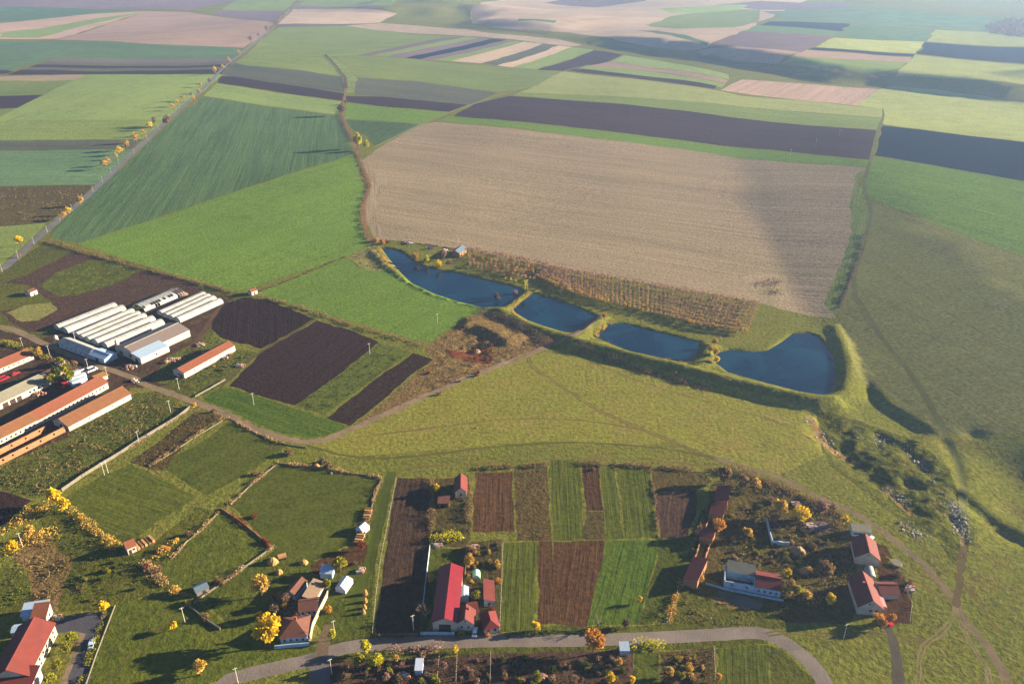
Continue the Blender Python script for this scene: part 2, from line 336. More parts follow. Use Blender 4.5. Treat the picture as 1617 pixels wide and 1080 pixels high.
F("broad bright yellow green crop on the far slope", "yel", [(840,138),(886,113),(1080,135),(1130,143),(1172,152),(1250,158),(1350,168),(1392,172),(1396,186),(1080,160),(820,146)], ((860,130),(1380,180)), sp=8, ra=.25, ps=80)
F("olive strip above the large dark ploughed field", "olive", [(810,151),(820,146),(1080,160),(1396,187),(1388,206),(1080,175)], ((860,150),(1380,195)), sp=8, ra=.25)
F("large dark brown ploughed field on the slope", "purple", [(716,184),(748,165),(805,152),(1080,175),(1386,206),(1375,253),(1222,237),(1080,222)], ((800,170),(1370,230)), sp=6, ra=.6, ps=60)
F("narrow bright green strip under the large ploughed field", "lush", [(690,191),(714,184),(1080,223),(1222,238),(1374,254),(1370,264),(1080,236)], ((720,190),(1370,260)), sp=7, ra=.2)
F("vast tan stubble field in the middle", "tan", [(690,193),(1080,236),(1369,265),(1354,290),(1374,330),(1364,386),(1340,440),(1319,503),(1290,500),(1250,492),(1192,477),(1040,452),(880,424),(735,394),(630,380),(592,378),(579,350),(576,320),(584,300),(569,255),(602,232),(662,197)], RB, sp=5.0, ra=.62, ps=70, weeds=(136,136,92), wamt=.85, ws=38)
F("headland furrows curving along the valley track", "tan", [(569,256),(582,254),(596,280),(603,300),(596,320),(594,345),(606,372),(592,377),(580,350),(577,320),(585,300)], ((588,300),(590,345)), sp=3.5, ra=.75, weeds=(120,112,60))
F("grassy headland of the stubble field along the stream track", "olive", [(1352,275),(1368,266),(1354,290),(1374,330),(1364,386),(1340,440),(1320,500),(1300,480),(1326,420),(1344,370),(1342,320)], ((1352,400),(1364,340)), sp=4, ra=.5, weeds=(150,126,96), wamt=.6)
F("square of dark rough scrub in the stubble field", "scrub", [(1193,436),(1235,440),(1233,468),(1188,461)], weeds=(64,54,40), ws=5, bump=1)
F("grassy patch round the scrub square in the stubble field", "tan", [(1170,440),(1193,430),(1240,436),(1252,475),(1262,494),(1230,488),(1196,474),(1180,462)], weeds=(132,136,84), wamt=.7, ws=14)
# --- right
F("dark navy ploughed field at the right edge", "navy", [(1395,199),(1460,206),(1617,225),(1760,246),(1760,312),(1617,286),(1500,266),(1381,246)], ((1400,220),(1617,255)), sp=6, ra=.3)
F("yellow green crop above the dark navy field", "yel", [(1392,172),(1350,167),(1386,142),(1410,136),(1480,142),(1617,162),(1760,180),(1760,246),(1617,224),(1460,205),(1396,197)], ((1400,180),(1617,210)), sp=9, ra=.2, ps=110)
F("bright green crop under the dark navy field", "lush", [(1381,248),(1500,267),(1617,287),(1760,313),(1760,452),(1617,405),(1500,362),(1390,319),(1364,304),(1362,286)], ((1380,290),(1617,350)), sp=6, ra=.3, ps=60, weeds=(126,150,70), wamt=.5, ws=50)
F("dull olive hillside pasture at the right", "pasture", [(1390,321),(1500,364),(1617,407),(1760,454),(1760,690),(1617,682),(1560,688),(1488,690),(1440,660),(1386,620),(1350,585),(1340,545),(1322,508),(1342,440),(1366,386),(1374,330)], ((1400,400),(1617,490)), sp=12, ra=.3, ps=50, weeds=(122,124,72), wamt=.5, ws=24, bump=.25)
# far right patchwork
F("dark blue grey ploughed strip at the upper right", "navy", [(1200,40),(1216,34.5),(1342,38),(1328,50)])
F("teal green strip between the dark and mauve fields at the upper right", "teal", [(1182,48.5),(1198,41),(1328,50.5),(1317,57.5),(1173,49.5)])
F("large mauve ploughed field at the upper right", "mauve", [(1117,77),(1150,61),(1173,50),(1317,58),(1266,82.5)], ((1130,72),(1300,60)), sp=10, ra=.4, ps=150)
F("teal green field right of the mauve ploughed field", "teal", [(1317,59.5),(1346,40),(1475,47),(1462,66)], ps=150)
F("yellow green field right of the mauve ploughed field", "yel", [(1287,75),(1317,60),(1460,66.5),(1446,85)], ps=150)
F("narrow dark strip under the yellow green field at the upper right", "navy", [(1274,78.5),(1287,75.5),(1445,86),(1441,90)])
F("pinkish strip under the narrow dark strip at the upper right", "pink", [(1252,90),(1274,79),(1440,91),(1432,99)], ps=90)
F("green crop above the blue gorge", "light", [(1230,103),(1252,90.5),(1431,99.5),(1420,108),(1400,121),(1312,114)], ps=100, rows=((1240,102),(1400,116)), sp=9)
F("tan bank left of the green crop above the gorge", "pink", [(1100,82),(1117,77.5),(1264,83),(1229,102),(1160,98)], ps=100)
F("dark navy field at the upper right edge", "navy", [(1460,67),(1617,75.5),(1760,82),(1760,110),(1617,101),(1447,85.5)])
F("light green crop under the dark navy field at the upper right", "yel", [(1446,87),(1617,103),(1760,112),(1760,160),(1617,134),(1520,126),(1415,120),(1430,103)], ps=160)
F("pale field across the top right", "teal", [(1364,32),(1398,13),(1572,28),(1760,34),(1760,78),(1617,74),(1558,50),(1475,46),(1346,39)], ps=250)
F("yellow green field top right under the village wood", "yel", [(1464,66),(1476,47.5),(1556,51),(1617,60),(1760,66),(1760,80),(1617,74)], ps=160)
F("pinkish furrowed bank under the gorge", "pink", [(1138,143),(1172,126),(1290,134),(1388,141),(1370,155),(1350,167),(1250,157),(1180,149)], ((1300,160),(1340,132)), sp=10, ra=.55)
F("pale pinkish plain across the far middle", "sand", [(742,20),(760,4),(900,-10),(1300,-10),(1200,34),(1180,48),(1117,76),(1090,80),(1041,76),(980,66),(900,52),(800,46),(745,38)], ((760,20),(1100,26)), ps=260, sp=40, ra=.45)
F("teal strip on the far pinkish plain", "teal", [(820,30),(880,33),(875,37),(815,34)])
F("pale green field on the far pinkish plain", "olive", [(1020,40),(1060,26),(1130,14),(1200,16),(1200,34),(1160,44),(1070,46)], ps=200)
F("teal strip curving above the blue gorge", "teal", [(1000,48),(1040,49),(1090,58),(1120,68),(1115,74),(1080,62),(1040,54)])
F("mauve field at the top edge right of centre", "mauve", [(860,5),(930,-8),(1040,-8),(1020,2),(940,12),(880,8)], ps=260)
F("mauve field under the road at the upper right", "mauve", [(1130,8),(1200,2),(1330,6),(1340,12),(1200,16)], ps=260)
F("green field at the top right of the plain", "light", [(1040,14),(1180,8),(1170,16),(1060,22)], ps=200)
F("pale green slope right of the pinkish plain", "teal", [(1200,18),(1395,12),(1362,32),(1344,38),(1216,33),(1240,26)], ps=220, weeds=(170,150,120), ws=120)
# --- farm, lower left
F("rough grass between the road and the farm", "grass", [(-20,440),(0,432),(76,378),(120,392),(200,412),(300,442),(368,461),(400,468),(330,505),(355,480),(345,500),(300,640),(150,575),(60,545),(0,515),(-60,500)], weeds=(104,84,56), wamt=.7, ws=14)
F("brown bare soil round the weedy patch by the farm", "soil2", [(8,447),(60,425),(112,400),(140,404),(220,424),(300,444),(322,458),(290,466),(222,474),(190,490),(140,492),(85,480),(70,470),(60,458),(40,450)], weeds=(96,84,48), wamt=.7, ws=12)
F("yellow green weedy patch beside the white cabin", "weed", [(62,452),(85,432),(140,410),(190,414),(226,424),(200,440),(170,452),(120,466),(92,468)], weeds=(140,150,44), wamt=.9, ws=7, bump=1, pat=.6)
F("curved bare dirt track north of the white tunnels", "soil2", [(0,490),(30,486),(100,474),(150,466),(178,468),(190,490),(150,496),(120,505),(60,524),(45,524),(15,508)], weeds=(92,66,44), wamt=.8, ws=14)
F("dry grassy hump inside the curved dirt track", "pasture", [(10,494),(40,482),(80,478),(90,490),(60,506),(36,508)], weeds=(150,124,80), ws=10, wamt=.8)
F("dark trodden farmyard between the barns", "soil2", [(-60,560),(0,520),(60,540),(92,522),(185,484),(215,490),(282,460),(330,462),(372,470),(352,482),(330,520),(318,530),(300,560),(330,575),(300,600),(240,612),(205,612),(195,640),(110,690),(0,735),(-60,750)], weeds=(112,108,58), wamt=.95, ws=16, ps=30)
F("grassy slope around the white barn with orange roof", "weed", [(300,545),(335,530),(372,552),(405,556),(365,600),(320,625),(290,606),(255,606),(235,600),(270,560)], weeds=(120,90,60), wamt=.7, ws=7, bump=1)
F("dark ploughed field nearest the white tunnels", "soil", [(352,480),(384,470),(420,473),(497,503),(452,530),(412,551),(350,534),(334,520),(336,500)], ((350,500),(345,530)), sp=3.2, ra=.45, ps=30)
F("large dark ploughed field left of the green strip", "soil", [(500,506),(560,524),(598,540),(540,588),(466,640),(420,628),(362,610),(412,556)], ((470,635),(595,545)), sp=3.2, ra=.5, ps=30)
F("green weedy strip between the ploughed fields", "weed", [(599,541),(650,556),(580,606),(512,656),(467,640),(541,588)], ((510,650),(640,560)), sp=3, ra=.4, weeds=(70,110,44), wamt=.8, ws=5)
F("narrow dark ploughed strip right of the green strip", "soil", [(652,557),(683,567),(640,600),(598,637),(554,672),(516,660),(582,607)], ((550,668),(675,570)), sp=3, ra=.4, weeds=(110,104,50), wamt=.5, ws=3)
F("deep green plot in the bend of the farm track", "deep", [(328,622),(352,611),(364,612),(420,630),(514,660),(548,673),(538,680),(510,688),(486,692),(455,686),(420,674),(350,643),(320,632)], ((340,625),(500,680)), sp=3, ra=.35)
F("rough tawny ground round the clay pit", "straw", [(684,540),(722,514),(742,498),(768,492),(800,506),(840,524),(884,536),(860,550),(800,572),(740,592),(690,616),(650,636),(580,668),(560,672),(600,640),(684,568),(672,548)], weeds=(110,74,44), wamt=.8, ws=9, bump=1, ps=16)
F("bare reddish clay pit", "sienna", [(702,552),(735,556),(746,548),(776,552),(780,562),(772,576),(745,572),(712,562)], ps=10, pat=.7)
F("scrubby tawny field behind the tiled barn", "weed", [(210,622),(248,617),(288,640),(300,648),(240,684),(158,735),(98,776),(50,788),(0,774),(-70,770),(-70,745),(0,737),(110,690),(112,680)], weeds=(150,126,72), wamt=.85, ws=4.5, bump=1, pat=.55, ps=14)
F("dark bare plot at the left edge", "soil", [(-70,772),(0,775),(50,790),(20,815),(0,832),(-70,870)])
F("green paddock under the long concrete fence", "paddock", [(103,786),(150,757),(206,732),(258,756),(312,784),(262,815),(196,862),(150,834)], ((120,790),(230,830)), sp=3, ra=.35)
F("green paddock beside the farm track", "paddock", [(272,722),(330,690),(362,664),(400,676),(440,690),(452,704),(400,740),(326,782),(290,760),(262,742)], ((280,740),(400,680)), sp=4, ra=.3)
F("brown weedy strip beside the long concrete fence", "scrub", [(206,730),(260,690),(308,650),(352,656),(300,690),(272,722),(262,742),(240,742)], weeds=(130,98,56), wamt=.8, ws=5, bump=1)
F("olive paddock between the low stone walls", "paddock", [(362,796),(398,766),(438,732),(510,742),(600,754),(586,800),(566,850),(532,870),(500,884),(450,888),(430,866)], ((380,800),(560,770)), sp=5, ra=.3, weeds=(128,124,50), wamt=.5, ws=16)
F("small dark green paddock inside the walls", "paddock", [(244,904),(290,856),(346,810),(384,832),(424,864),(370,902),(310,940),(270,930)], ps=20, weeds=(110,98,44), wamt=.4)
F("rough green ground with dirt ruts by the small hut", "grass", [(60,800),(110,800),(190,864),(240,860),(310,800),(346,806),(290,856),(240,905),(262,930),(165,962),(60,968),(80,880)], weeds=(128,104,44), wamt=.6, ws=8, bump=.8)
F("trampled straw coloured heap ground at the lower left", "straw", [(20,880),(60,850),(82,846),(92,870),(115,884),(100,920),(92,966),(52,966),(48,920),(40,898)], weeds=(92,66,44), ws=5, bump=1)
F("round green knoll at the left edge", "grass", [(-70,890),(0,896),(34,897),(48,918),(46,948),(30,966),(0,974),(-70,980)], weeds=(124,122,48), ws=5)
F("green slope above the village road", "paddock", [(180,958),(262,935),(310,945),(360,990),(440,1012),(500,1020),(500,1032),(450,1048),(330,1078),(300,1110),(120,1110),(150,1030)], ps=20, weeds=(120,116,44), wamt=.5, ws=10)
F("shaded garden green round the village house", "paddock", [(312,945),(370,905),(430,870),(500,886),(540,870),(566,852),(590,770),(604,760),(600,830),(590,930),(586,1006),(540,1018),(520,1020),(500,985),(440,1010),(365,990)], weeds=(104,84,44), wamt=.45, ws=9)
F("trampled brown yard among the tents", "brown", [(490,892),(520,874),(570,858),(588,862),(582,885),(550,896),(520,910),(496,906)], weeds=(92,96,40))
# --- plots in the middle
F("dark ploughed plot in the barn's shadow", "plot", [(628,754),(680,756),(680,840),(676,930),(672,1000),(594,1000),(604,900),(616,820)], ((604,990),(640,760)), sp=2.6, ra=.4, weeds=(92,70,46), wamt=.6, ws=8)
F("weedy yard beside the pale hut", "scrub", [(682,756),(740,752),(742,850),(738,864),(684,862)], weeds=(96,108,40), wamt=.8, ws=5)
F("bare brown plot right of the pale hut", "brown", [(750,746),(808,745),(813,840),(746,840)], ((776,840),(780,746)), sp=2.2, ra=.5)
F("tawny weedy plot right of the bare brown plot", "scrub", [(811,742),(864,740),(871,853),(816,853)], weeds=(124,84,44), wamt=.85, ws=3.5, bump=1)
F("olive green strip leftmost of the upper green plots", "paddock", [(868,726),(915,728),(923,850),(873,853)], ((895,850),(890,730)), sp=2.2, ra=.45)
F("reddish brown strip between the upper green plots", "brown", [(918,735),(945,735),(953,806),(926,806)], ((940,806),(932,735)), sp=2, ra=.4)
F("dark weedy square below the reddish brown strip", "scrub", [(925,807),(953,807),(956,852),(924,852)], weeds=(70,54,40), ws=3)
F("narrow green plot in the middle of the upper plots", "paddock", [(946,738),(970,738),(985,850),(957,852)], ((970,850),(958,738)), sp=2.2, ra=.3)
F("green plot rightmost of the upper green plots", "paddock", [(973,740),(1025,740),(1039,850),(988,850)], ((1012,850),(1000,740)), sp=2.2, ra=.3)
F("weedy ground above the dark brown plot", "scrub", [(1028,740),(1110,745),(1125,760),(1098,776),(1033,780)], weeds=(110,106,44), ws=5, bump=.8)
F("dark brown plot beside the ruined sheds", "soil2", [(1033,780),(1098,776),(1100,800),(1086,850),(1042,850)], ((1060,850),(1066,780)), sp=2.4, ra=.4)
F("long green plot right of the cottage gardens", "paddock", [(796,857),(848,855),(844,994),(790,998)], ((818,995),(822,857)), sp=2.4, ra=.5)
F("narrow brown plot in the middle of the lower plots", "brown", [(850,854),(872,854),(876,984),(850,986)], ((862,985),(862,855)), sp=2, ra=.5, weeds=(124,92,56))
F("reddish brown weedy plot among the lower plots", "brown", [(874,855),(956,853),(942,920),(926,990),(872,984)], ((900,985),(915,856)), sp=2.4, ra=.3, weeds=(116,90,44), wamt=.6, ws=7)
F("large green plot rightmost of the lower plots", "deep", [(957,854),(1042,852),(1008,986),(926,986)], ((965,985),(1000,855)), sp=2.6, ra=.4, weeds=(120,118,46), wamt=.5, ws=9)
F("green margin strip left of the ruined sheds", "paddock", [(1043,852),(1088,850),(1112,800),(1116,830),(1090,915),(1062,940),(1030,985),(1010,986)], weeds=(104,96,44), wamt=.4)
F("cottage gardens beside the red barn", "scrub", [(736,858),(792,850),(792,1000),(736,1000)], weeds=(92,96,36), wamt=.8, ws=3)
F("grass court behind the red barn", "paddock", [(680,866),(734,866),(730,905),(690,930),(672,1000),(660,1000)], weeds=(90,76,50), wamt=.5)
F("grass verge between the plots and the village road", "grass", [(594,1001),(790,1000),(850,990),(1010,988),(1060,985),(1110,990),(1200,990),(1200,997),(1050,1004),(800,1010),(560,1018)], weeds=(84,68,40), wamt=.5, ws=5)
F("rough grass triangle beside the village road", "grass", [(1062,985),(1075,930),(1090,918),(1140,930),(1200,958),(1240,985),(1238,992),(1110,995)], weeds=(136,118,60), wamt=.7, ws=5, bump=.8)
# --- south of the village road
F("verge south of the village road", "grass", [(520,1034),(620,1022),(800,1018),(1120,1010),(1200,1008),(1215,1016),(1130,1022),(820,1030),(524,1042)], weeds=(110,88,44), ws=5)
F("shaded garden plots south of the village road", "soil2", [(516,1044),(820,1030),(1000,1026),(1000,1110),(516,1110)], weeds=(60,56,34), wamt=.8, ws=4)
F("dark green plot south of the village road", "paddock", [(1001,1030),(1040,1030),(1044,1110),(1000,1110)])
F("brown gardens right of the dark green plot", "scrub", [(1042,1030),(1128,1022),(1134,1110),(1046,1110)], weeds=(96,90,40), ws=4)
F("green plot south of the road bend", "paddock", [(1130,1024),(1214,1018),(1222,1110),(1136,1110)], ((1150,1080),(1150,1030)), sp=2.2, ra=.3)
F("rough green strip inside the road bend", "grass", [(1216,1018),(1240,1030),(1290,1075),(1310,1110),(1226,1110)], weeds=(120,104,44), ws=5)
# --- right meadow and hamlet
F("overgrown yard of the ruined farm", "scrub", [(1120,770),(1150,746),(1200,754),(1290,790),(1340,820),(1352,845),(1352,870),(1358,960),(1340,985),(1242,982),(1140,925),(1105,905),(1118,840)], weeds=(110,112,44), wamt=.7, ws=8, bump=1, ps=14)
F("garden soil yard behind the red roofed houses", "brown", [(1378,856),(1400,862),(1420,900),(1440,930),(1440,985),(1395,985),(1390,930),(1384,895)], weeds=(104,100,40), ws=5)
F("bare sandy spot by the ruined house", "straw", [(1122,940),(1150,946),(1186,958),(1192,966),(1160,962),(1128,950)])
F("rocky broken ground around the gully", "grass", [(1270,655),(1310,650),(1360,665),(1430,690),(1500,740),(1520,800),(1530,870),(1505,890),(1480,850),(1430,830),(1370,780),(1310,735)], weeds=(150,126,84), wamt=.5, ws=6, bump=1, pat=.6, ps=16)
F("open yellowing meadow in the middle", "meadow", [(486,700),(560,676),(650,637),(750,592),(850,556),(905,540),(1000,572),(1100,596),(1200,622),(1290,645),(1300,720),(1230,748),(1160,732),(1060,696),(1000,704),(800,700),(620,716),(520,722)], weeds=(162,138,82), wamt=.75, ws=22, ps=45, bump=.45, pat=.6)
F("bare pale bank at the head of the gully", "straw", [(1274,657),(1283,660),(1296,678),(1306,698),(1330,716),(1352,736),(1340,734),(1314,716),(1294,700),(1284,684)], ws=3)
F("bare pale bank along the lower gully", "straw", [(1392,770),(1406,774),(1430,796),(1448,818),(1436,814),(1414,796)], ws=3, weeds=(96,104,44))
F("concrete pad in the overgrown yard", "mauve", [(1272,826),(1300,822),(1318,834),(1290,842)], ws=3)
# roads and paths: centre line, width (m), name, label, colour
ROADS = []
def R(name, label, col, wd, line, **o): ROADS.append((name, label, col, wd, line, o))
R("road", "grey asphalt country road lined with yellow trees", (142,138,140), 6.4, [(-40,462),(0,430),(20,412),(53,382),(83,355),(114,330),(147,302),(180,270),(217,234),(254,200),(294,164),(321,140),(347,114),(377,87),(407,63),(434,42),(447,30),(474,0),(484,-14)])
R("road", "pale asphalt village road along the bottom", (158,144,134), 5.6, [(318,1100),(345,1078),(370,1070),(400,1062),(450,1051),(482,1044),(505,1037),(520,1030),(540,1023),(575,1018),(625,1015),(675,1014),(725,1012.5),(800,1011),(850,1011),(912,1011),(975,1009),(1050,1006),(1125,1002),(1180,998),(1200,999),(1215,1002),(1239,1013),(1264,1032),(1285,1051),(1303,1070),(1316,1090)])
R("road", "short asphalt side road below the village junction", (132,126,124), 6.4, [(503,1036),(505,1050),(506,1070),(507,1110)])
R("path", "gravel drive up from the village junction", (140,118,98), 4.0, [(508,1034),(512,1014),(516,998),(521,985)])
R("path", "pale dirt farm track from the barns across the causeway", (176,150,122), 4.2, [(-60,494),(0,512),(40,528),(75,545),(110,560),(150,577),(200,592),(225,605),(262,619),(300,632),(350,650),(400,677),(440,690),(470,697),(485,698.5),(500,697),(520,692),(560,676),(600,657),(650,635),(700,612),(750,591),(800,573),(850,553),(880,541),(905,530),(925,517),(945,502),(952,498)])
R("path", "brown dirt track winding across the open meadow", (140,116,74), 2.2, [(834,566),(835,573),(840,579),(862,594),(887,612),(912,627),(940,645),(970,660),(1000,672),(1030,684),(1060,697),(1100,713),(1135,725),(1165,734)], rut=.7)
R("path", "pale dirt track sweeping round the hamlet", (160,138,108), 3.0, [(1120,720),(1165,734),(1200,744),(1226,751),(1252,764),(1277,776),(1303,790),(1329,800),(1352,810),(1375,825),(1401,845),(1432,869),(1458,890),(1478,911),(1497,934),(1509,952),(1522,978),(1543,1001),(1566,1029),(1597,1080),(1610,1102)])
R("path", "second parallel dirt track at the lower right", (172,150,112), 1.7, [(1508,955),(1513,978),(1530,1010),(1548,1038),(1565,1065),(1580,1095)], rut=.5)
R("path", "curved dirt track looping off the hamlet track", (168,150,108), 2.0, [(1509,958),(1506,970),(1497,988),(1481,1003),(1463,1014),(1454,1029),(1450,1055),(1449,1100)], rut=.7)
R("path", "faint dirt track along the hamlet's south side", (134,114,74), 2.0, [(1212,1001),(1239,997),(1290,1002),(1324,1002),(1365,1001),(1400,1004),(1432,1008),(1463,1012)], rut=.7)
R("path", "worn asphalt lane up to the red roofed houses", (116,106,96), 3.4, [(1401,990),(1409,1011),(1417,1037),(1419,1062),(1420,1100)])
R("path", "faint grassy wheel track along the meadow's edge", (120,116,50), 1.6, [(488,704),(530,716),(580,724),(640,722),(750,709),(850,699),(950,699),(1040,707),(1090,714),(1130,724)])
R("path", "grassy lane between the paddock and the ploughed plot", (96,108,38), 4.5, [(618,745),(606,790),(598,830),(586,880),(572,920),(556,955)])
R("path", "narrow dirt ditch path along the dark ploughed fields", (120,92,70), 3.0, [(352,478),(336,500),(318,530),(300,552),(318,560),(340,580)])
R("path", "grass bank between the ploughed fields", (120,104,66), 2.2, [(497,504),(455,530),(412,554),(360,596),(345,618)])
R("path", "pale valley track beside the stream trees", (168,128,92), 4.0, [(545,118),(546,140),(544,156),(537,180),(548,208),(560,228),(566,252),(578,276),(584,298),(574,318),(572,345),(580,372),(590,386)])
R("path", "grassy stream track on the right of the stubble field", (132,134,76), 3.2, [(1394,172),(1396,185),(1386,205),(1376,250),(1363,288),(1368,312),(1378,336),(1368,368),(1362,392),(1350,425),(1347,450),(1352,475),(1370,505),(1390,530),(1420,566),(1448,604),(1470,640),(1486,668),(1500,700),(1516,740),(1522,790),(1518,840)])
R("path", "tan ditch line beside the grassy stream track", (108,98,66), 2.0, [(1362,392),(1340,440),(1322,490)])
R("path", "pale field track between the far strip fields", (160,160,106), 4.0, [(592,232),(640,208),(690,186),(748,164),(800,146),(842,138),(886,113),(930,103)])
R("path", "faint wheel track across the hillside pasture", (132,130,72), 1.6, [(1356,470),(1380,512),(1410,556),(1440,596),(1462,632),(1480,668)])
R("path", "faint footpath slanting across the green slope above the village road", (120,112,60), 1.0, [(286,964),(240,1000),(200,1040),(166,1084)])
for lab_, ln_ in [("faint animal path along the middle of the meadow", [(560,690),(680,676),(800,660),(920,662),(1010,678)]), ("faint animal path under the dam", [(900,556),(1000,600),(1120,636),(1240,668),(1290,700)]), ("faint animal path above the garden plots", [(640,738),(780,730),(920,722),(1060,728),(1150,742)]), ("faint animal path on the slope right of the hamlet track", [(1420,820),(1470,880),(1530,930),(1580,1000)]), ("faint animal path over the hillside pasture", [(1400,420),(1460,470),(1540,520),(1617,560)])]: R("path", lab_, (146,126,70), .9, ln_)
R("path", "faint dirt track through the rubble at the right", (128,110,76), 2.4, [(1524,830),(1520,870),(1516,900),(1512,940),(1510,955)])
R("road", "asphalt forecourt of the red roofed village hall", (104,100,108), 0, [(84,975),(160,966),(170,972),(148,1026),(124,1100),(86,1100),(102,1064),(118,1030),(134,1004),(122,996),(92,999)])
R("path", "pale kerbed walk along the forecourt garden", (176,150,124), 0, [(122,997),(136,1000),(122,1034),(108,1068),(98,1100),(86,1100),(98,1070),(112,1036),(126,1006)])
R("path", "concrete slabs by the ruined house", (128,124,122), 0, [(1128,930),(1180,942),(1206,952),(1200,962),(1150,952)])

rng = np.random.default_rng(5)
def densify(q, closed, jit):
    out = []; n = len(q)
    for i in range(n if closed else n - 1):
        a, b = q[i], q[(i + 1) % n]; L = np.hypot(*(b - a)); D = np.hypot(*((a + b) / 2))
        step = 5.0 if D < 700 else max(5.0, D / 55); k = max(1, int(L / step))
        for j in range(k):
            p = a + (b - a) * j / k
            if j: p = p + rng.normal(0, jit * max(.25, D / 1500), 2)
            out.append(p)
    if not closed: out.append(q[-1])
    return np.array(out)
def smooth(q, it=2):
    for _ in range(it):
        r = [q[0]]
        for a, b in zip(q[:-1], q[1:]): r += [a * .75 + b * .25, a * .25 + b * .75]
        r.append(q[-1]); q = np.array(r)
    return q
def widen(p):   # carry fields and roads on past the frame
    return [((x + 420 if x > 1690 else x - 300 if x < -30 else x), (y + 120 if y > 1088 else y)) for x, y in p]
cons = []; regions = []
for name, label, colr, rows, o, poly in FIELDS:
    q = densify(G(widen(poly)), True, 1.5); regions.append(dict(kind='poly', name=name, label=label, q=q, col=colr, rows=rows, o=o)); cons.append((q, True))
for name, label, colr, wd, line, o in ROADS:
    if wd == 0:
        q = densify(G(widen(line)), True, .05); regions.append(dict(kind='poly', name=name, label=label, q=q, rgb=colr)); cons.append((q, True)); continue
    q = densify(smooth(G(widen(line))), False, .05)
    keep = [q[0]]
    for p in q[1:]:
        if np.hypot(*(p - keep[-1])) > max(3.0, np.hypot(*p) / 120): keep.append(p)
    q = np.array(keep); t = np.gradient(q, axis=0); nrm = np.stack([-t[:, 1], t[:, 0]], 1) / np.maximum(np.hypot(t[:, 0], t[:, 1])[:, None], 1e-6)
    rag = .06 if name == "road" else .3
    l_ = q + nrm * (wd / 2 + rng.normal(0, rag, (len(q), 1))); r_ = q - nrm * (wd / 2 + rng.normal(0, rag, (len(q), 1)))
    strip = np.vstack([l_, r_[::-1]]); inn = o.get('rut', 0); regions.append(dict(kind='line', name=name, label=label, line=q, w=wd, q=strip, rgb=colr, inn=inn)); cons.append((strip, True))
    if inn: cons.append((np.vstack([q + nrm * inn / 2, (q - nrm * inn / 2)[::-1]]), True))
for pw in PONDW: cons.append((densify(pw, True, .25), True))
# sample points
def grid(x0, x1, y0, y1, s):
    X, Y = np.meshgrid(np.arange(x0, x1, s), np.arange(y0, y1, s)); p = np.stack([X.ravel(), Y.ravel()], 1)
    return p + rng.uniform(-.22, .22, p.shape) * s
dall = np.vstack([q for q, *_ in DAMW])
g2 = np.vstack([GREG, DITCH])
boxes = [(dall[:, 0].min() - 25, dall[:, 0].max() + 45, dall[:, 1].min() - 25, dall[:, 1].max() + 30, 3.2), (g2[:, 0].min() - 10, g2[:, 0].max() + 25, g2[:, 1].min() - 5, g2[:, 1].max() + 10, 2.6),
         (TREG[:, 0].min(), TREG[:, 0].max(), TREG[:, 1].min(), TREG[:, 1].max(), 3.0), (-340, 340, 165, 560, 9.0), (-1000, 1000, 120, 1200, 26.0), (-150, 1500, 1200, 3250, 30.0), (-2600, 2600, 60, 3900, 60.0), (-9000, 9000, -1500, 12000, 420.0)]
pts = []
for i, b in enumerate(boxes):
    p = grid(*b)
    for c in boxes[:i]:
        p = p[~((p[:, 0] > c[0]) & (p[:, 0] < c[1]) & (p[:, 1] > c[2]) & (p[:, 1] < c[3]))]
    pts.append(p)
V = []; E = []
for q, closed in cons:
    b = len(V); n = len(q); V += [Vector(p) for p in q.tolist()]
    E += [(b + i, b + (i + 1) % n) for i in range(n if closed else n - 1)]
for p in pts: V += [Vector(v) for v in p.tolist()]
vo, _, fo, *_r = delaunay_2d_cdt(V, E, [], 0, 0.02, False)
gv = np.array([(v.x, v.y) for v in vo]); tri = np.array([f for f in fo if len(f) == 3], int)
gz = hgt(gv[:, 0], gv[:, 1]); cen = gv[tri].mean(1)
area = (gv[tri[:, 1], 0] - gv[tri[:, 0], 0]) * (gv[tri[:, 2], 1] - gv[tri[:, 0], 1]) - (gv[tri[:, 1], 1] - gv[tri[:, 0], 1]) * (gv[tri[:, 2], 0] - gv[tri[:, 0], 0])
tri = np.where((area < 0)[:, None], tri[:, ::-1], tri)
e_ = 1.0
gn = np.stack([-(hgt(gv[:, 0] + e_, gv[:, 1]) - hgt(gv[:, 0] - e_, gv[:, 1])) / (2 * e_), -(hgt(gv[:, 0], gv[:, 1] + e_) - hgt(gv[:, 0], gv[:, 1] - e_)) / (2 * e_), np.ones(len(gv))], 1)
gn /= np.linalg.norm(gn, axis=1)[:, None]
owner = np.full(len(tri), -1)
for k, r in enumerate(regions):
    q = r['q']; lo, hi = q.min(0) - 1, q.max(0) + 1
    c = np.where((cen[:, 0] > lo[0]) & (cen[:, 0] < hi[0]) & (cen[:, 1] > lo[1]) & (cen[:, 1] < hi[1]))[0]
    if not len(c): continue
    if r['kind'] == 'line': dd = dist_sd(cen[c, 0], cen[c, 1], r['line'])[0]; ok = (dd < r['w'] / 2 + .15) & (dd >= r['inn'] / 2)
    else: ok = in_poly(cen[c, 0], cen[c, 1], q)
    owner[c[ok]] = k
def ground_obj(name, label, tris, mat):
    used, inv = np.unique(tris, return_inverse=True); me = bpy.data.meshes.new(name)
    co = np.column_stack([gv[used], gz[used]])
    me.from_pydata(co.tolist(), [], inv.reshape(-1, 3).tolist()); me.materials.append(mat)
    me.polygons.foreach_set("use_smooth", [True] * len(me.polygons))
    me.normals_split_custom_set_from_vertices(gn[used].tolist())
    o = bpy.data.objects.new(name, me); COL.objects.link(o); o["kind"] = "structure"; o["label"] = label; return o
base = ground_mat("rough grassland", (136,134,56), (104,114,42), ps=50, weeds=(144,124,70), wamt=.6, ws=24, bump=.6, pat=.6)
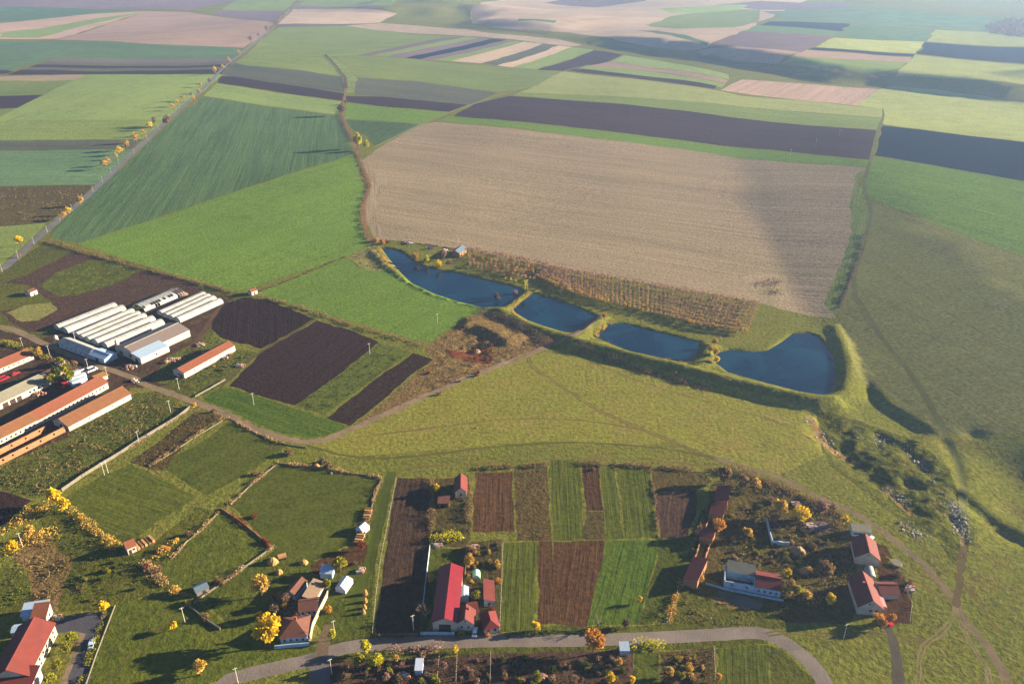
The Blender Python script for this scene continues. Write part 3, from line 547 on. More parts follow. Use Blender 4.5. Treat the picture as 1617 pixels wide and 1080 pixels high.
ground_obj("ground", "rough grassland between the fields and beyond them", tri[owner < 0], base)
def road_mat(name, c, road):
    t = NT(name); P = t.pos(); a = sc(lin(c), GK)
    n1 = t.noise(P, .12, 4, .6); n2 = t.noise(P, 1.4, 3, .7)
    col = t.mix(t.ramp(n1, .35, .65), a, sc(a, .74)); col = t.mix(t.math('MULTIPLY', t.ramp(n2, .45, .7), .45), col, sc(a, .6 if road else .55))
    if not road: col = t.mix(t.math('MULTIPLY', t.ramp(t.noise(P, .35, 4, .7), .52, .66), .6), col, sc(lin((112,112,46)), GK))
    t.l(col, t.b.inputs["Base Color"]); t.bump(n2, .4, .3); t.b.inputs["Specular IOR Level"].default_value = .0 if not road else .1
    return t.m
for k, r in enumerate(regions):
    tr = tri[owner == k]
    if not len(tr): continue
    if 'rgb' in r: m = road_mat(r['label'][:50], r['rgb'], r['name'] == 'road')
    else:
        c1, c2 = RG[r['col']]; j = random.Random(k); v = j.uniform(.93, 1.07)
        m = ground_mat(r['label'][:50], sc(c1, v), sc(c2, v), rows=ang(*r['rows']) if r['rows'] else None, **r['o'])
    ground_obj(r['name'], r['label'], tr, m)
# ---------------------------------------------------------------- water
def water_mat():
    t = NT("pond water"); b = t.b; b.inputs["Base Color"].default_value = (.002, .028, .06, 1)
    b.inputs["Roughness"].default_value = .12; b.inputs["Specular IOR Level"].default_value = .3; b.inputs["IOR"].default_value = 1.33
    P = t.pos(); n = t.noise(P, .35, 3, .6); n2 = t.noise(P, .03, 3, .5, .8)
    t.l(t.math('MULTIPLY_ADD', t.ramp(n2, .35, .7), .16, .06), b.inputs["Roughness"]); t.l(t.mix(t.ramp(n2, .4, .62), (.001, .015, .036), (.003, .028, .055)), b.inputs['Base Color']); t.bump(n, .09, .25); return t.m
WM = water_mat()
for (label, _), pw in zip(PONDS, PONDW):
    q = densify(pw, True, .2); cc = q.mean(0)
    q = cc + (q - cc) * (1 + 1.2 / np.maximum(np.hypot(*(q - cc).T), 1)[:, None])
    me = bpy.data.meshes.new("water"); me.from_pydata([(x, y, WATER_Z) for x, y in q], [], [list(range(len(q)))]); me.materials.append(WM)
    if me.polygons[0].normal.z < 0: me.flip_normals()
    o = bpy.data.objects.new("water", me); COL.objects.link(o); o["kind"] = "structure"; o["label"] = label
# ---------------------------------------------------------------- object helpers
class MB:
    def __init__(s): s.v = []; s.f = []; s.mi = []
    def face(s, pts, mi=0):
        b = len(s.v); s.v += [tuple(p) for p in pts]; s.f.append(list(range(b, b + len(pts)))); s.mi.append(mi)
    def hexa(s, lo, hi, mi=0, cap=True):
        """lo, hi: matching rings of points (bottom, top)"""
        b = len(s.v); n = len(lo); s.v += [tuple(p) for p in lo] + [tuple(p) for p in hi]
        for i in range(n):
            j = (i + 1) % n; s.f.append([b + i, b + j, b + n + j, b + n + i]); s.mi.append(mi)
        if cap:
            s.f.append([b + i for i in reversed(range(n))]); s.f.append([b + n + i for i in range(n)]); s.mi += [mi, mi]
    def box(s, x0, x1, y0, y1, z0, z1, mi=0, tx=0, ty=0):
        s.hexa([(x0, y0, z0), (x1, y0, z0), (x1, y1, z0), (x0, y1, z0)], [(x0 + tx, y0 + ty, z1), (x1 - tx, y0 + ty, z1), (x1 - tx, y1 - ty, z1), (x0 + tx, y1 - ty, z1)], mi)
    def cyl(s, p, q, r0, r1=None, n=6, mi=0):
        p, q = Vector(p), Vector(q); d = (q - p).normalized(); u = d.orthogonal().normalized(); v = d.cross(u); r1 = r0 if r1 is None else r1
        c = [(math.cos(2 * math.pi * i / n), math.sin(2 * math.pi * i / n)) for i in range(n)]
        s.hexa([p + (u * a + v * b) * r0 for a, b in c], [q + (u * a + v * b) * r1 for a, b in c], mi)
    def mesh(s, name, mats):
        me = bpy.data.meshes.new(name); me.from_pydata(s.v, [], s.f)
        for m in (mats if isinstance(mats, (list, tuple)) else [mats]): me.materials.append(m)
        me.polygons.foreach_set("material_index", s.mi); return me
    def obj(s, name, mats, parent=None, loc=(0, 0, 0), rz=0, label=None):
        return link(name, s.mesh(name, mats), parent, loc, rz, label)
def link(name, data, parent=None, loc=(0, 0, 0), rz=0, label=None):
    o = bpy.data.objects.new(name, data); COL.objects.link(o); o.location = loc; o.rotation_euler = (0, 0, rz)
    if parent is not None: o.parent = parent
    if label: o["label"] = label
    return o
def tag(o, label, cat, group=None, kind=None):
    o["label"] = label
    if cat: o["category"] = cat
    if group: o["group"] = group
    if kind: o["kind"] = kind
    return o
def thing(name, label, cat, loc, rz=0, group=None):
    return tag(link(name, None, None, loc, rz), label, cat, group)
def copy_tree(o, parent=None):
    c = o.copy(); COL.objects.link(c)
    if parent is not None: c.parent = parent
    for ch in o.children: copy_tree(ch, c)
    return c
def paint(name, c, rough=.8, var=.25, spec=.2, scale=.6, metal=0, dirt=None, damt=.5, stripes=0, obj=True):
    """c is the sRGB colour of the thing itself; stripes = ridges per metre along local X"""
    t = NT(name); P = t.pos(obj); a = lin(c)
    n = t.noise(P, scale, 5, .65); col = t.mix(t.ramp(n, .3, .7), sc(a, 1 - var), sc(a, 1 + var * .5))
    if dirt: col = t.mix(t.math('MULTIPLY', t.ramp(t.noise(t.mapv(P, 0, (.35, 1.2, .5)), scale * 1.6, 5, .7, .6), .47, .62), damt), col, lin(dirt))
    h = t.noise(P, 3, 3, .6)
    if stripes:
        wv = t.n("TexWave", Scale=stripes, Distortion=.25, Detail=1); t.l(P, wv.inputs[0]); h = wv.outputs["Fac"]
        col = t.mix(.45, col, t.mix(h, sc(a, .45), sc(a, 1.25)))
    t.l(col, t.b.inputs["Base Color"]); t.b.inputs["Roughness"].default_value = rough; t.b.inputs["Specular IOR Level"].default_value = spec; t.b.inputs["Metallic"].default_value = metal
    t.bump(h, .25, .08); return t.m
WHITE = paint("limewashed plaster", (178,170,156), dirt=(150,128,104), damt=.45); CREAM = paint("cream plaster", (206,186,150), dirt=(140,112,84))
BLUEW = paint("pale blue plaster", (150,176,196), dirt=(120,120,112)); BRICK = paint("bare brick wall", (150,104,70), dirt=(120,84,56), var=.35, scale=1.2)
CONC = paint("weathered concrete", (108,102,88), dirt=(96,90,76)); PANE = paint("dark window glass", (26,30,36), rough=.15, spec=.5, var=.2)
TILE = paint("old orange roof tiles", (122,70,48), dirt=(110,74,48), var=.4, scale=.9, stripes=1.6); TILE2 = paint("mossy orange roof tiles", (120,78,50), dirt=(96,80,44), damt=.75, var=.4, scale=.5, stripes=1.6)
TILE3 = paint("weathered shade-darkened brown roof tiles", (100,64,52), dirt=(80,54,44), var=.4, stripes=1.6); REDM = paint("crimson sheet metal roof", (112,14,28), rough=.5, spec=.3, var=.3, scale=.25, stripes=1.0)  # brown tile tone darkened to stand in for shade on the farmhouse roofs
SLATE = paint("blue grey slate roof", (84,100,112), var=.2, stripes=1.2)
REDT = paint("brick red roof tiles", (106,46,40), var=.4, stripes=1.4, dirt=(76,52,46), damt=.65, scale=.35); RUST = paint("dark rusty red roof", (104,40,40), dirt=(70,34,32), var=.3, stripes=1.0)
GREYR = paint("grey asbestos cement roof", (126,122,104), dirt=(96,84,66), var=.3, stripes=.8); BROWNM = paint("brown grey corrugated roof", (112,100,94), var=.15, stripes=.7)
BLUEM = paint("blue grey metal roof", (150,168,186), rough=.5, var=.12, stripes=.7); FILM = paint("white polythene film", (154,152,147), rough=.6, spec=.3, var=.12, dirt=(112,106,92), damt=.55, scale=.4)
WOOD = paint("grey brown timber", (110,84,58), var=.4, scale=1.5); PINEW = paint("pale sawn wood", (178,132,82), var=.35, scale=2); DARKW = paint("dark door boards", (58,44,38), var=.3)
METAL = paint("galvanised steel", (160,164,166), rough=.45, spec=.5, var=.15); WTENT = paint("white tent cloth", (172,180,194), rough=.7, var=.06); SOLAR = paint("dark solar panel glass", (22,30,44), rough=.15, spec=.5, var=.1)
RUBBER = paint("black rubber", (24,24,24)); CARW = paint("white car paint", (226,228,232), rough=.3, spec=.5, var=.03, obj=True); CARR = paint("red truck paint", (186,20,36), rough=.35, spec=.5, var=.05)
CARB = paint("blue car paint", (50,84,140), rough=.3, spec=.5, var=.05); STONE = paint("pale field stone", (112,102,78), var=.4, scale=2, dirt=(110,98,76)); BARK = paint("grey brown bark", (92,74,58), var=.4, scale=3)
HAY = paint("dry hay", (170,126,70), var=.45, scale=2.5); EARTH = paint("bare earth heap", (142,112,84), var=.35, scale=1.2); TEALM = paint("pale green polythene", (150,196,172), var=.1); CHIM = paint("chimney brick", (150,86,66), var=.3)
def place2(a, b):
    A, B = W(*a), W(*b); d = B - A; L = math.hypot(d.x, d.y); return A, B, L, math.atan2(d.y, d.x)
def window(par, x, y, z, wd, ht, side, frame=None, sill=False):
    """side: 'L'/'R' long walls (normal -Y/+Y), 'A'/'B' end walls (normal -X/+X)"""
    m, p = MB(), MB(); t = .06
    def bx(mb, e, w2, h2):
        if side in 'LR':
            s_ = -1 if side == 'L' else 1; y0, y1 = sorted((y, y + s_ * e)); mb.box(x - w2, x + w2, y0, y1, z - h2, z + h2)
        else:
            s_ = -1 if side == 'A' else 1; x0, x1 = sorted((x, x + s_ * e)); mb.box(x0, x1, y - w2, y + w2, z - h2, z + h2)
    bx(m, t, wd / 2, ht / 2); o = m.obj("window", frame or PANE, par)
    if frame:
        bx(p, t + .02, wd / 2 - .09, ht / 2 - .09); p.obj("pane", PANE, o)
def house(name, label, cat, a, b, wid, wh, rh, roof, wall, style='gable', over=.45, wins=(), doors=(), chim=(), shift=0, frame=None, roof_t=.16, base=None, rooflabel=None, hip=2.5, winl=None):
    """long base edge runs from photo pixel a to b (the walls rise from it); the house extends `wid` metres to the left of a->b"""
    A, B, L, rz = place2(a, b); n = Vector((-math.sin(rz), math.cos(rz), 0)); M = (A + B) / 2 + n * wid / 2
    zs = [float(hq(np.array([q.x]), np.array([q.y]))[0]) for q in (A, B, A + n * wid, B + n * wid)]; M.z = min(zs); wh += max(zs) - min(zs)
    e = thing(name, label, cat, M, rz); l, w2 = L / 2, wid / 2; m = MB(); zb = -.6
    def outline(z): return [(-l, -w2, z), (l, -w2, z), (l, w2, z), (-l, w2, z)]
    r = MB(); ov = over; k = rh / w2
    if style in ('gable', 'half'):
        m.hexa(outline(zb), outline(wh), 0, True)
        for sx in (-1, 1):
            x = sx * (l - .02); m.hexa([(x - .02, -w2 + .02, wh), (x + .02, -w2 + .02, wh), (x + .02, w2 - .02, wh), (x - .02, w2 - .02, wh)], [(x - .02, -.03, wh + rh - .03), (x + .02, -.03, wh + rh - .03), (x + .02, .03, wh + rh - .03), (x - .02, .03, wh + rh - .03)])
        for sy in (-1, 1):
            if style == 'half' and sy < 0: continue
            y0, z0 = sy * (w2 + ov), wh - k * ov
            lo = [(-l - ov, y0, z0), (l + ov, y0, z0), (l + ov, 0, wh + rh), (-l - ov, 0, wh + rh)]
            hi = [(x, y, z + roof_t) for x, y, z in lo]
            if sy > 0: lo.reverse(); hi.reverse()
            r.hexa(lo, hi)
    elif style == 'hip':
        m.hexa(outline(zb), outline(wh)); z0 = wh - k * ov; lo = [(-l - ov, -w2 - ov, z0), (l + ov, -w2 - ov, z0), (l + ov, w2 + ov, z0), (-l - ov, w2 + ov, z0)]
        R1, R2 = (-l + hip, 0, wh + rh), (l - hip, 0, wh + rh)
        for f in ([lo[0], lo[1], R2, R1], [lo[1], lo[2], R2], [lo[2], lo[3], R1, R2], [lo[3], lo[0], R1]): r.face(f)
        r.face(lo[::-1])
    elif style == 'shed':      # high on the far (+Y) side
        m.hexa(outline(zb), [(-l, -w2, wh), (l, -w2, wh), (l, w2, wh + rh), (-l, w2, wh + rh)]); kk = rh / wid
        lo = [(-l - ov, -w2 - ov, wh - kk * ov), (l + ov, -w2 - ov, wh - kk * ov), (l + ov, w2 + ov, wh + rh + kk * ov), (-l - ov, w2 + ov, wh + rh + kk * ov)]
        r.hexa(lo, [(x, y, z + roof_t) for x, y, z in lo])
    elif style == 'flat':
        m.hexa(outline(zb), outline(wh)); r.box(-l - ov, l + ov, -w2 - ov, w2 + ov, wh, wh + roof_t)
    m.obj("wall", wall, e)
    if style == 'gable' and L > 5:
        rc_ = MB(); rc_.box(-l - over - .04, l + over + .04, -.2, .2, wh + rh - .02, wh + rh + roof_t + .14, ty=.08)
    else: rc_ = None
    ro = r.obj("roof", roof, e, label=rooflabel)
    if rc_: rc_.obj('ridge_cap', roof, ro)
    for cx_, cy_, h in chim:
        c = MB(); z = wh + rh * (1 - abs(cy_) / w2); c.box(cx_ * l - .35, cx_ * l + .35, cy_ - .35, cy_ + .35, z - .8, z + h); c.box(cx_ * l - .42, cx_ * l + .42, cy_ - .42, cy_ + .42, z + h, z + h + .12); c.obj("chimney", CHIM, ro)
    for side, n_, zc, wd, ht, *rg in wins:
        f0, f1 = rg if rg else (.04, .96)
        for i in range(n_):
            f = f0 + (f1 - f0) * (i + .5) / n_
            if side in 'LR': window(e, -l + L * f, -w2 if side == 'L' else w2, zc, wd, ht, side, frame)
            else: window(e, -l if side == 'A' else l, -w2 + wid * f, zc, wd, ht, side, frame)
    for side, f, wd, ht in doors:
        d = MB()
        if side in 'LR':
            y = -w2 if side == 'L' else w2; s_ = -1 if side == 'L' else 1; y0, y1 = sorted((y, y + s_ * .09)); d.box(-l + L * f - wd / 2, -l + L * f + wd / 2, y0, y1, -.3, ht)
        else:
            x = -l if side == 'A' else l; s_ = -1 if side == 'A' else 1; x0, x1 = sorted((x, x + s_ * .09)); d.box(x0, x1, -w2 + wid * f - wd / 2, -w2 + wid * f + wd / 2, -.3, ht)
        d.obj("door", DARKW, e)
    e["_dim"] = (L, wid, wh, rh); return e
def tunnel(name, label, cat, a, b, wid, ht, group=None, mat=None, endcap=None, torn=False, base_z=0):
    A, B, L, rz = place2(a, b); M = (A + B) / 2; e = thing(name, label, cat, M, rz, group); N = 12
    arc = [(math.cos(math.pi * i / N) * wid / 2, (math.sin(math.pi * i / N) ** .8) * ht) for i in range(N + 1)]
    def strip(x0, x1, k, i0=0, i1=N):
        m = MB()
        for i in range(i0, i1):
            (y0, z0), (y1, z1) = arc[i], arc[i + 1]; q = 1 + k
            m.face([(x0, y0 * q, z0 * q), (x1, y0 * q, z0 * q), (x1, y1 * q, z1 * q), (x0, y1 * q, z1 * q)])
        return m
    if not torn:
        m = MB(); nseg = max(2, int(L / 2.2))
        for sgi in range(nseg):      # film sags a little between the hoops
            xa, xb = -L / 2 + L * sgi / nseg, -L / 2 + L * (sgi + 1) / nseg; xm = (xa + xb) / 2
            for i in range(N):
                (y0, z0), (y1, z1) = arc[i], arc[i + 1]; q = .972
                m.face([(xa, y0, z0), (xm, y0 * q, z0 * q), (xm, y1 * q, z1 * q), (xa, y1, z1)]); m.face([(xm, y0 * q, z0 * q), (xb, y0, z0), (xb, y1, z1), (xm, y1 * q, z1 * q)])
        m.obj("film_cover", mat or FILM, e)
        for sx in (-1, 1):
            p = MB(); p.hexa([(sx * L / 2, y * .99, z * .99) for y, z in arc][::(1 if sx < 0 else -1)], [(sx * (L / 2 + .05), y * .99, z * .99) for y, z in arc][::(1 if sx < 0 else -1)]); o = p.obj("end_panel", mat or FILM, e)
            d = MB(); x0, x1 = sorted((sx * (L / 2 + .05), sx * (L / 2 + .11))); d.box(x0, x1, -1.1, 1.1, 0, ht * .62); d.obj("door", METAL, o)
    else:
        rr = random.Random(3)
        m = MB(); x = -L / 2
        while x < L / 2:
            for i in range(N): m.cyl((x, *arc[i]), (x, *arc[i + 1]), .09, n=4)
            x += 2.0
        for i in (2, 6, 10): m.cyl((-L / 2, *arc[i]), (L / 2, *arc[i]), .08, n=4)
        m.obj("hoop_frame", METAL, e)
        m = MB(); x = -L / 2
        while x < L / 2 - 1:
            for i in range(0, N, 2):
                if (rr.random() < .5 or i in (4, 6)) and not (x > L * .25): 
                    q = 1.01
                    for j in (i, i + 1): m.face([(x, arc[j][0] * q, arc[j][1] * q), (x + 2, arc[j][0] * q, arc[j][1] * q * rr.uniform(.9, 1)), (x + 2, arc[j + 1][0] * q, arc[j + 1][1] * q), (x, arc[j + 1][0] * q, arc[j + 1][1] * q)])
            x += 2
        m.obj("torn_film", FILM, e)
    return e
# ---------------------------------------------------------------- farm, lower left
TW = 7.6
TGR = "white polythene tunnels on the farm"
for a, b, wd, ht, lab in [
 ((90,520),(182,485),8.6,3.4,"white polythene tunnel, leftmost of the row and nearest the bare dirt track"), ((103,525),(195,489.5),9.2,3.7,"broad white polythene tunnel second from the left of the row"),
 ((121,531.5),(210,494),7.0,3.2,"narrow white polythene tunnel third from the left of the row"), ((129,535.5),(220,498),7.0,3.2,"white polythene tunnel in the middle of the row of seven"),
 ((139,540),(229,502),7.4,3.5,"white polythene tunnel third from the corrugated shed"), ((151,544),(242,506.5),8.2,3.8,"white polythene tunnel second from the corrugated shed"), ((166,549),(256,512),8.2,3.8,"white polythene tunnel right beside the corrugated shed")]:
    tunnel("polytunnel", lab, "greenhouse", a, b, wd * .82, ht, TGR)
for a, b, lab in [((253,497.5),(322.5,467),"back tunnel of the joined white block beside the torn frame"),((262,501.5),(330,470),"second tunnel of the joined white block of four"),((270,504.5),(338,473),"third tunnel of the joined white block of four"),((280,508),(348,477.5),"front tunnel of the joined white block nearest the yard track")]:
    tunnel("polytunnel", lab, "greenhouse", a, b, 6.2, 3.2, TGR)
tunnel("derelict_greenhouse", "derelict greenhouse frame with torn white film beside the tunnel block", "greenhouse", (219,489), (283,462), 13.0, 3.4, None, None, None, True)
sh = house("farm_shed", "long low shed with brown corrugated roof and white ridge stripe", "shed", (217,570), (301,531), 19, 4.0, 2.6, BROWNM, WHITE, over=.2, wins=(('A',2,2.2,2.2,2.0),))
rd = MB(); rd.box(-sh["_dim"][0] / 2 - .3, sh["_dim"][0] / 2 + .3, -.55, .55, 6.7, 7.08); rd.obj("ridge_light", FILM, sh)
house("shed_annex", "white annex with pale blue grey roof built against the brown corrugated shed", "shed", (224,575), (268,555), 8.5, 3.6, 1.2, BLUEM, WHITE, 'shed', over=.15, wins=(('L',1,2.0,1.0,1.0,.45,.65),), doors=(('A',.5,2.4,2.6),))
house("packing_barn", "low white barn with pale roof lying along the farm track", "barn", (94,548), (141,566), 7.5, 2.8, 1.6, FILM, BLUEW, over=.3, wins=(('L',6,1.7,.9,.8),))
house("packing_barn", "short barn end with light blue roof on the farm track", "barn", (142,566.5), (166,575), 8.5, 2.9, 1.2, BLUEM, BLUEW, over=.3, doors=(('L',.5,2.6,2.4),))
def silo(px, label, h, r):
    p = W(*px); e = thing("feed_silo", label, "silo", p); m = MB(); m.cyl((0,0,1.6),(0,0,h),r,n=12); m.obj("tank", CREAM, e); m = MB(); m.cyl((0,0,h),(0,0,h+.9),r,.25,12); m.obj("roof", METAL, e); m = MB(); m.cyl((0,0,.7),(0,0,1.6),.3,r,12); m.obj("hopper", METAL, e)
    for k in range(4): m = MB(); a = k * math.pi / 2; x, y = math.cos(a) * r * .9, math.sin(a) * r * .9; m.cyl((x,y,-.3),(x,y,1.7),.08,n=4); m.obj("leg", METAL, e)
silo((91,544), "cream feed silo at the end of the white barn along the track", 5.4, 1.2); silo((187,552), "cream feed silo between the tunnels and the brown shed", 5.6, 1.2)
house("barn", "white barn with orange tiled roof standing alone on the slope", "barn", (292,598), (372,554), 8.5, 3.6, 1.7, TILE, WHITE, over=.3, wins=(('L',9,2.2,.7,.6),('A',1,2.0,1.0,1.0)), doors=(('A',.3,1.6,2.2),))
house("barn", "white barn with orange tiles at the photo's left edge, uppermost of the tiled barns", "barn", (-34,604), (54,567), 9.5, 3.0, 2.4, TILE, WHITE, wins=(('L',10,1.8,.8,.8),))
house("barn", "white workshop barn with grey roof and dark open bays", "barn", (-30,661), (82,608), 11, 3.4, 2.4, GREYR, WHITE, wins=(('L',4,2.0,1.0,1.2,.66,.9),), doors=(('L',.34,3.0,2.8),('L',.44,3.0,2.8),('L',.53,2.6,2.6)))
house("barn", "longest tiled barn, orange roof with small black windows along its white wall", "barn", (64,671), (172,613), 10.5, 3.3, 2.6, TILE, WHITE, wins=(('L',16,2.0,.9,.9),))
house("barn", "lower left stretch of the long barn with darker orange tiles", "barn", (-52,728), (63.4,671.5), 10, 3.0, 2.5, TILE2, WHITE, wins=(('L',14,1.8,.9,.9),))
house("barn", "white barn with mossy orange tiled roof beside the scrubby field", "barn", (110,681), (208,630), 12, 2.9, 2.6, TILE2, WHITE, wins=(('L',5,1.8,.6,.6),('A',1,2.2,1.2,1.0)), doors=(('A',.5,2.0,2.2),))
def ruin_wall(name, label, cat, line, h, th, mat, nw=0, wz=1.5, closed=False, step=2.0, jag=.25, ww=1.0, wh_=1.0):
    """standing wall along a photo line; window holes are real gaps"""
    q = G(line); z = hq(q[:, 0], q[:, 1]); c = q.mean(0); z0 = float(z.min()); e = thing(name, label, cat, (c[0], c[1], z0)); rr = random.Random(len(label)); m = MB()
    for (p0, p1), (za, zb_) in zip(zip(q[:-1], q[1:]), zip(z[:-1], z[1:])):
        d = p1 - p0; L = np.hypot(*d); d = d / L; nn = np.array([-d[1], d[0]]) * th / 2; k = max(1, int(L / step))
        hs = [h * (1 - jag * rr.random()) for _ in range(k + 1)]
        for i in range(k):
            a, b = p0 + d * L * i / k - c, p0 + d * L * (i + 1) / k - c; ga, gb = za + (zb_ - za) * i / k - z0, za + (zb_ - za) * (i + 1) / k - z0
            def blk(a, b, l0, l1, u0, u1): m.hexa([(*(a - nn), l0), (*(b - nn), l1), (*(b + nn), l1), (*(a + nn), l0)], [(*(a - nn), u0), (*(b - nn), u1), (*(b + nn), u1), (*(a + nn), u0)])
            hole = nw and i % nw == nw // 2
            if hole:
                f = min(.45, ww / (2 * L / k)); u, v = a + (b - a) * (.5 - f), a + (b - a) * (.5 + f); gm = (ga + gb) / 2
                blk(a, u, ga - .6, gm - .6, ga + hs[i], gm + hs[i]); blk(v, b, gm - .6, gb - .6, gm + hs[i], gb + hs[i + 1]); blk(u, v, gm - .6, gm - .6, gm + wz - wh_ / 2, gm + wz - wh_ / 2)
                if hs[i] > wz + wh_ / 2 + .1: blk(u, v, gm + wz + wh_ / 2, gm + wz + wh_ / 2, gm + hs[i], gm + hs[i])
            else: blk(a, b, ga - .6, gb - .6, ga + hs[i], gb + hs[i + 1])
    m.obj("masonry", mat, e); return e
ruin_wall("ruined_barn", "roofless barn shell of two long brick walls below the mossy tiled barn", "ruin", [(74,680),(0,718),(-40,738),(-30,748),(10,729),(110,678)], 3.0, .45, BRICK, nw=3, wz=1.7, step=2.2, jag=.06)
house("gate_kiosk", "small kiosk with flat tan roof at the farm crossroads", "kiosk", (157,604), (171,598), 4.5, 2.5, 0, HAY, WHITE, 'flat', over=.8)
house("cabin", "small white cabin alone beside the weedy patch", "cabin", (49,468.5), (60,464), 5.0, 2.8, .8, TILE3, WHITE, over=.2, doors=(('L',.5,.9,2.0),))
house("pump_house", "little white hut with orange roof at the field corner", "hut", (398,467), (407,463.5), 4, 2.6, 1.0, TILE, WHITE, over=.2, doors=(('L',.5,.9,2.0),))
house("outhouse", "tiny white outhouse among the bushes beside the workshop barn", "hut", (95,579), (104,575), 3.5, 2.4, .8, TILE3, WHITE, over=.2)
house("lean_to", "low lean-to with flat brown roof among the bushes behind the workshop barn", "shed", (66,606), (104,588), 5.5, 2.2, .8, TILE3, CREAM, 'shed', over=.2)
# vehicles
def car(label, px, head, body, s=1.0, van=False, cat="car"):
    p = W(*px); e = thing("parked_van" if van else "parked_car", label, cat, p, head); m = MB(); L, wd = 2.15 * s, .86 * s
    m.hexa([(-L,-wd,.3),(L,-wd,.3),(L,wd,.3),(-L,wd,.3)], [(-L*.98,-wd,.85*s),(L*.97,-wd,.8*s),(L*.97,wd,.8*s),(-L*.98,wd,.85*s)]); top = 1.95 * s if van else 1.45 * s
    x0, x1 = (-L*.96, L*.6) if van else (-L*.72, L*.42)
    m.hexa([(x0,-wd*.96,.85*s),(x1,-wd*.96,.82*s),(x1,wd*.96,.82*s),(x0,wd*.96,.85*s)], [(x0+.35*s,-wd*.8,top),(x1-.55*s,-wd*.8,top),(x1-.55*s,wd*.8,top),(x0+.35*s,wd*.8,top)]); m.obj("body", body, e)
    g = MB(); za, zb = .9*s, top-.12
    g.hexa([(x0+.0,-wd*.98,za),(x1+.02,-wd*.98,za),(x1+.02,wd*.98,za),(x0+.0,wd*.98,za)], [(x0+.27*s,-wd*.855,zb),(x1-.46*s,-wd*.855,zb),(x1-.46*s,wd*.855,zb),(x0+.27*s,wd*.855,zb)]); g.obj("window", PANE, e)
    for sx in (-1, 1):
        for sy in (-1, 1): k = MB(); k.cyl((sx*L*.62, sy*wd*.8, .32),(sx*L*.62, sy*wd*1.02, .32), .33, n=10); k.obj("wheel", RUBBER, e)
    return e
def heading(a, b): A, B = W(*a), W(*b); return math.atan2(B.y - A.y, B.x - A.x)
def trailer(label, a, b, col, cab=None, name="parked_trailer"):
    A, B, L, rz = place2(a, b); M = (A + B) / 2; e = thing(name, label, "truck" if cab else "trailer", M, rz); l = L / 2
    m = MB(); m.box(-l, l, -1.25, 1.25, 1.15, 3.7, ty=.12); m.obj("cargo_box", col, e); c = MB(); c.box(-l + .2, l - .2, -.5, .5, .75, 1.15); c.obj("chassis", RUBBER, e)
    if cab:
        m = MB(); m.hexa([(-l-2.6,-1.2,.5),(-l-.4,-1.2,.5),(-l-.4,1.2,.5),(-l-2.6,1.2,.5)], [(-l-2.4,-1.15,3.2),(-l-.4,-1.15,3.4),(-l-.4,1.15,3.4),(-l-2.4,1.15,3.2)]); k = m.obj("cab", cab, e); g = MB(); g.hexa([(-l-2.56,-1.05,1.8),(-l-2.5,-1.05,1.8),(-l-2.5,1.05,1.8),(-l-2.56,1.05,1.8)], [(-l-2.46,-1.0,2.8),(-l-2.4,-1.0,2.8),(-l-2.4,1.0,2.8),(-l-2.46,1.0,2.8)]); g.obj("windscreen", PANE, k)
    for x in ((l * .85, l * .7, -l * .6) if not cab else (l * .85, l * .7, l * .55, -l - 1.8, -l + .6)):
        for sy in (-1, 1): w_ = MB(); w_.cyl((x, sy * .85, .5), (x, sy * 1.2, .5), .5, n=10); w_.obj("wheel", RUBBER, e)
trailer("articulated lorry with red cab and long white trailer in the farmyard", (107,610), (136,597), WTENT, CARR, "articulated_lorry")
trailer("white trailer parked against the long tiled barn beside the red cab lorry", (115,613), (137.5,603), WTENT); trailer("grey flatbed trailer behind the red cab lorry", (103,603), (127,592.5), METAL)
car("white van parked by the bushes near the pole at the crossroads", (133,588.5), heading((126,592),(140,586)), CARW, 1.15, True, "van"); car("longer white van parked beside the concrete pole at the crossroads", (145.5,585.5), heading((137,589),(152,583)), CARW, 1.35, True, "van")
car("red tractor unit parked at the left edge among the barns", (7,599), heading((0,602),(14,596)), CARR, 1.2, True, "truck"); car("small red car parked behind the upper tiled barn's yard", (25,591), heading((18,594),(32,588)), CARR)
car("white car parked by the head of the long fish pond", (648,385.5), .2, CARW); car("pale blue car parked on the grass near the red lodge", (679,393), .3, CARB, 1.1); car("white car parked nearest the red lodge by the pond", (703,396.3), .4, CARW); car("grey car parked farthest from the red lodge at the pond", (641,385.2), .1, paint("grey car paint", (120,124,130), rough=.3, spec=.5))
car("silver blue car on the hall forecourt", (145,1018), heading((140,1034),(150,1000)), paint("silver blue car paint", (170,190,214), rough=.3, spec=.5, var=.03)); car("dark red car in the yard below the red roofed house", (1401,982), heading((1395,978),(1408,990)), CARR)
car("white car behind the upper red roofed house", (1371,847), heading((1364,843),(1380,852)), CARW); car("white car between the village cottages", (750,999), 1.5, CARW)
# ---------------------------------------------------------------- fish pond lodge
house("pond_lodge", "red brick lodge with blue grey roof by the fish pond", "lodge", (726,407), (737,398), 7, 3.2, 1.8, SLATE, BRICK, over=.4, wins=(('L',2,1.8,.8,1.0),))
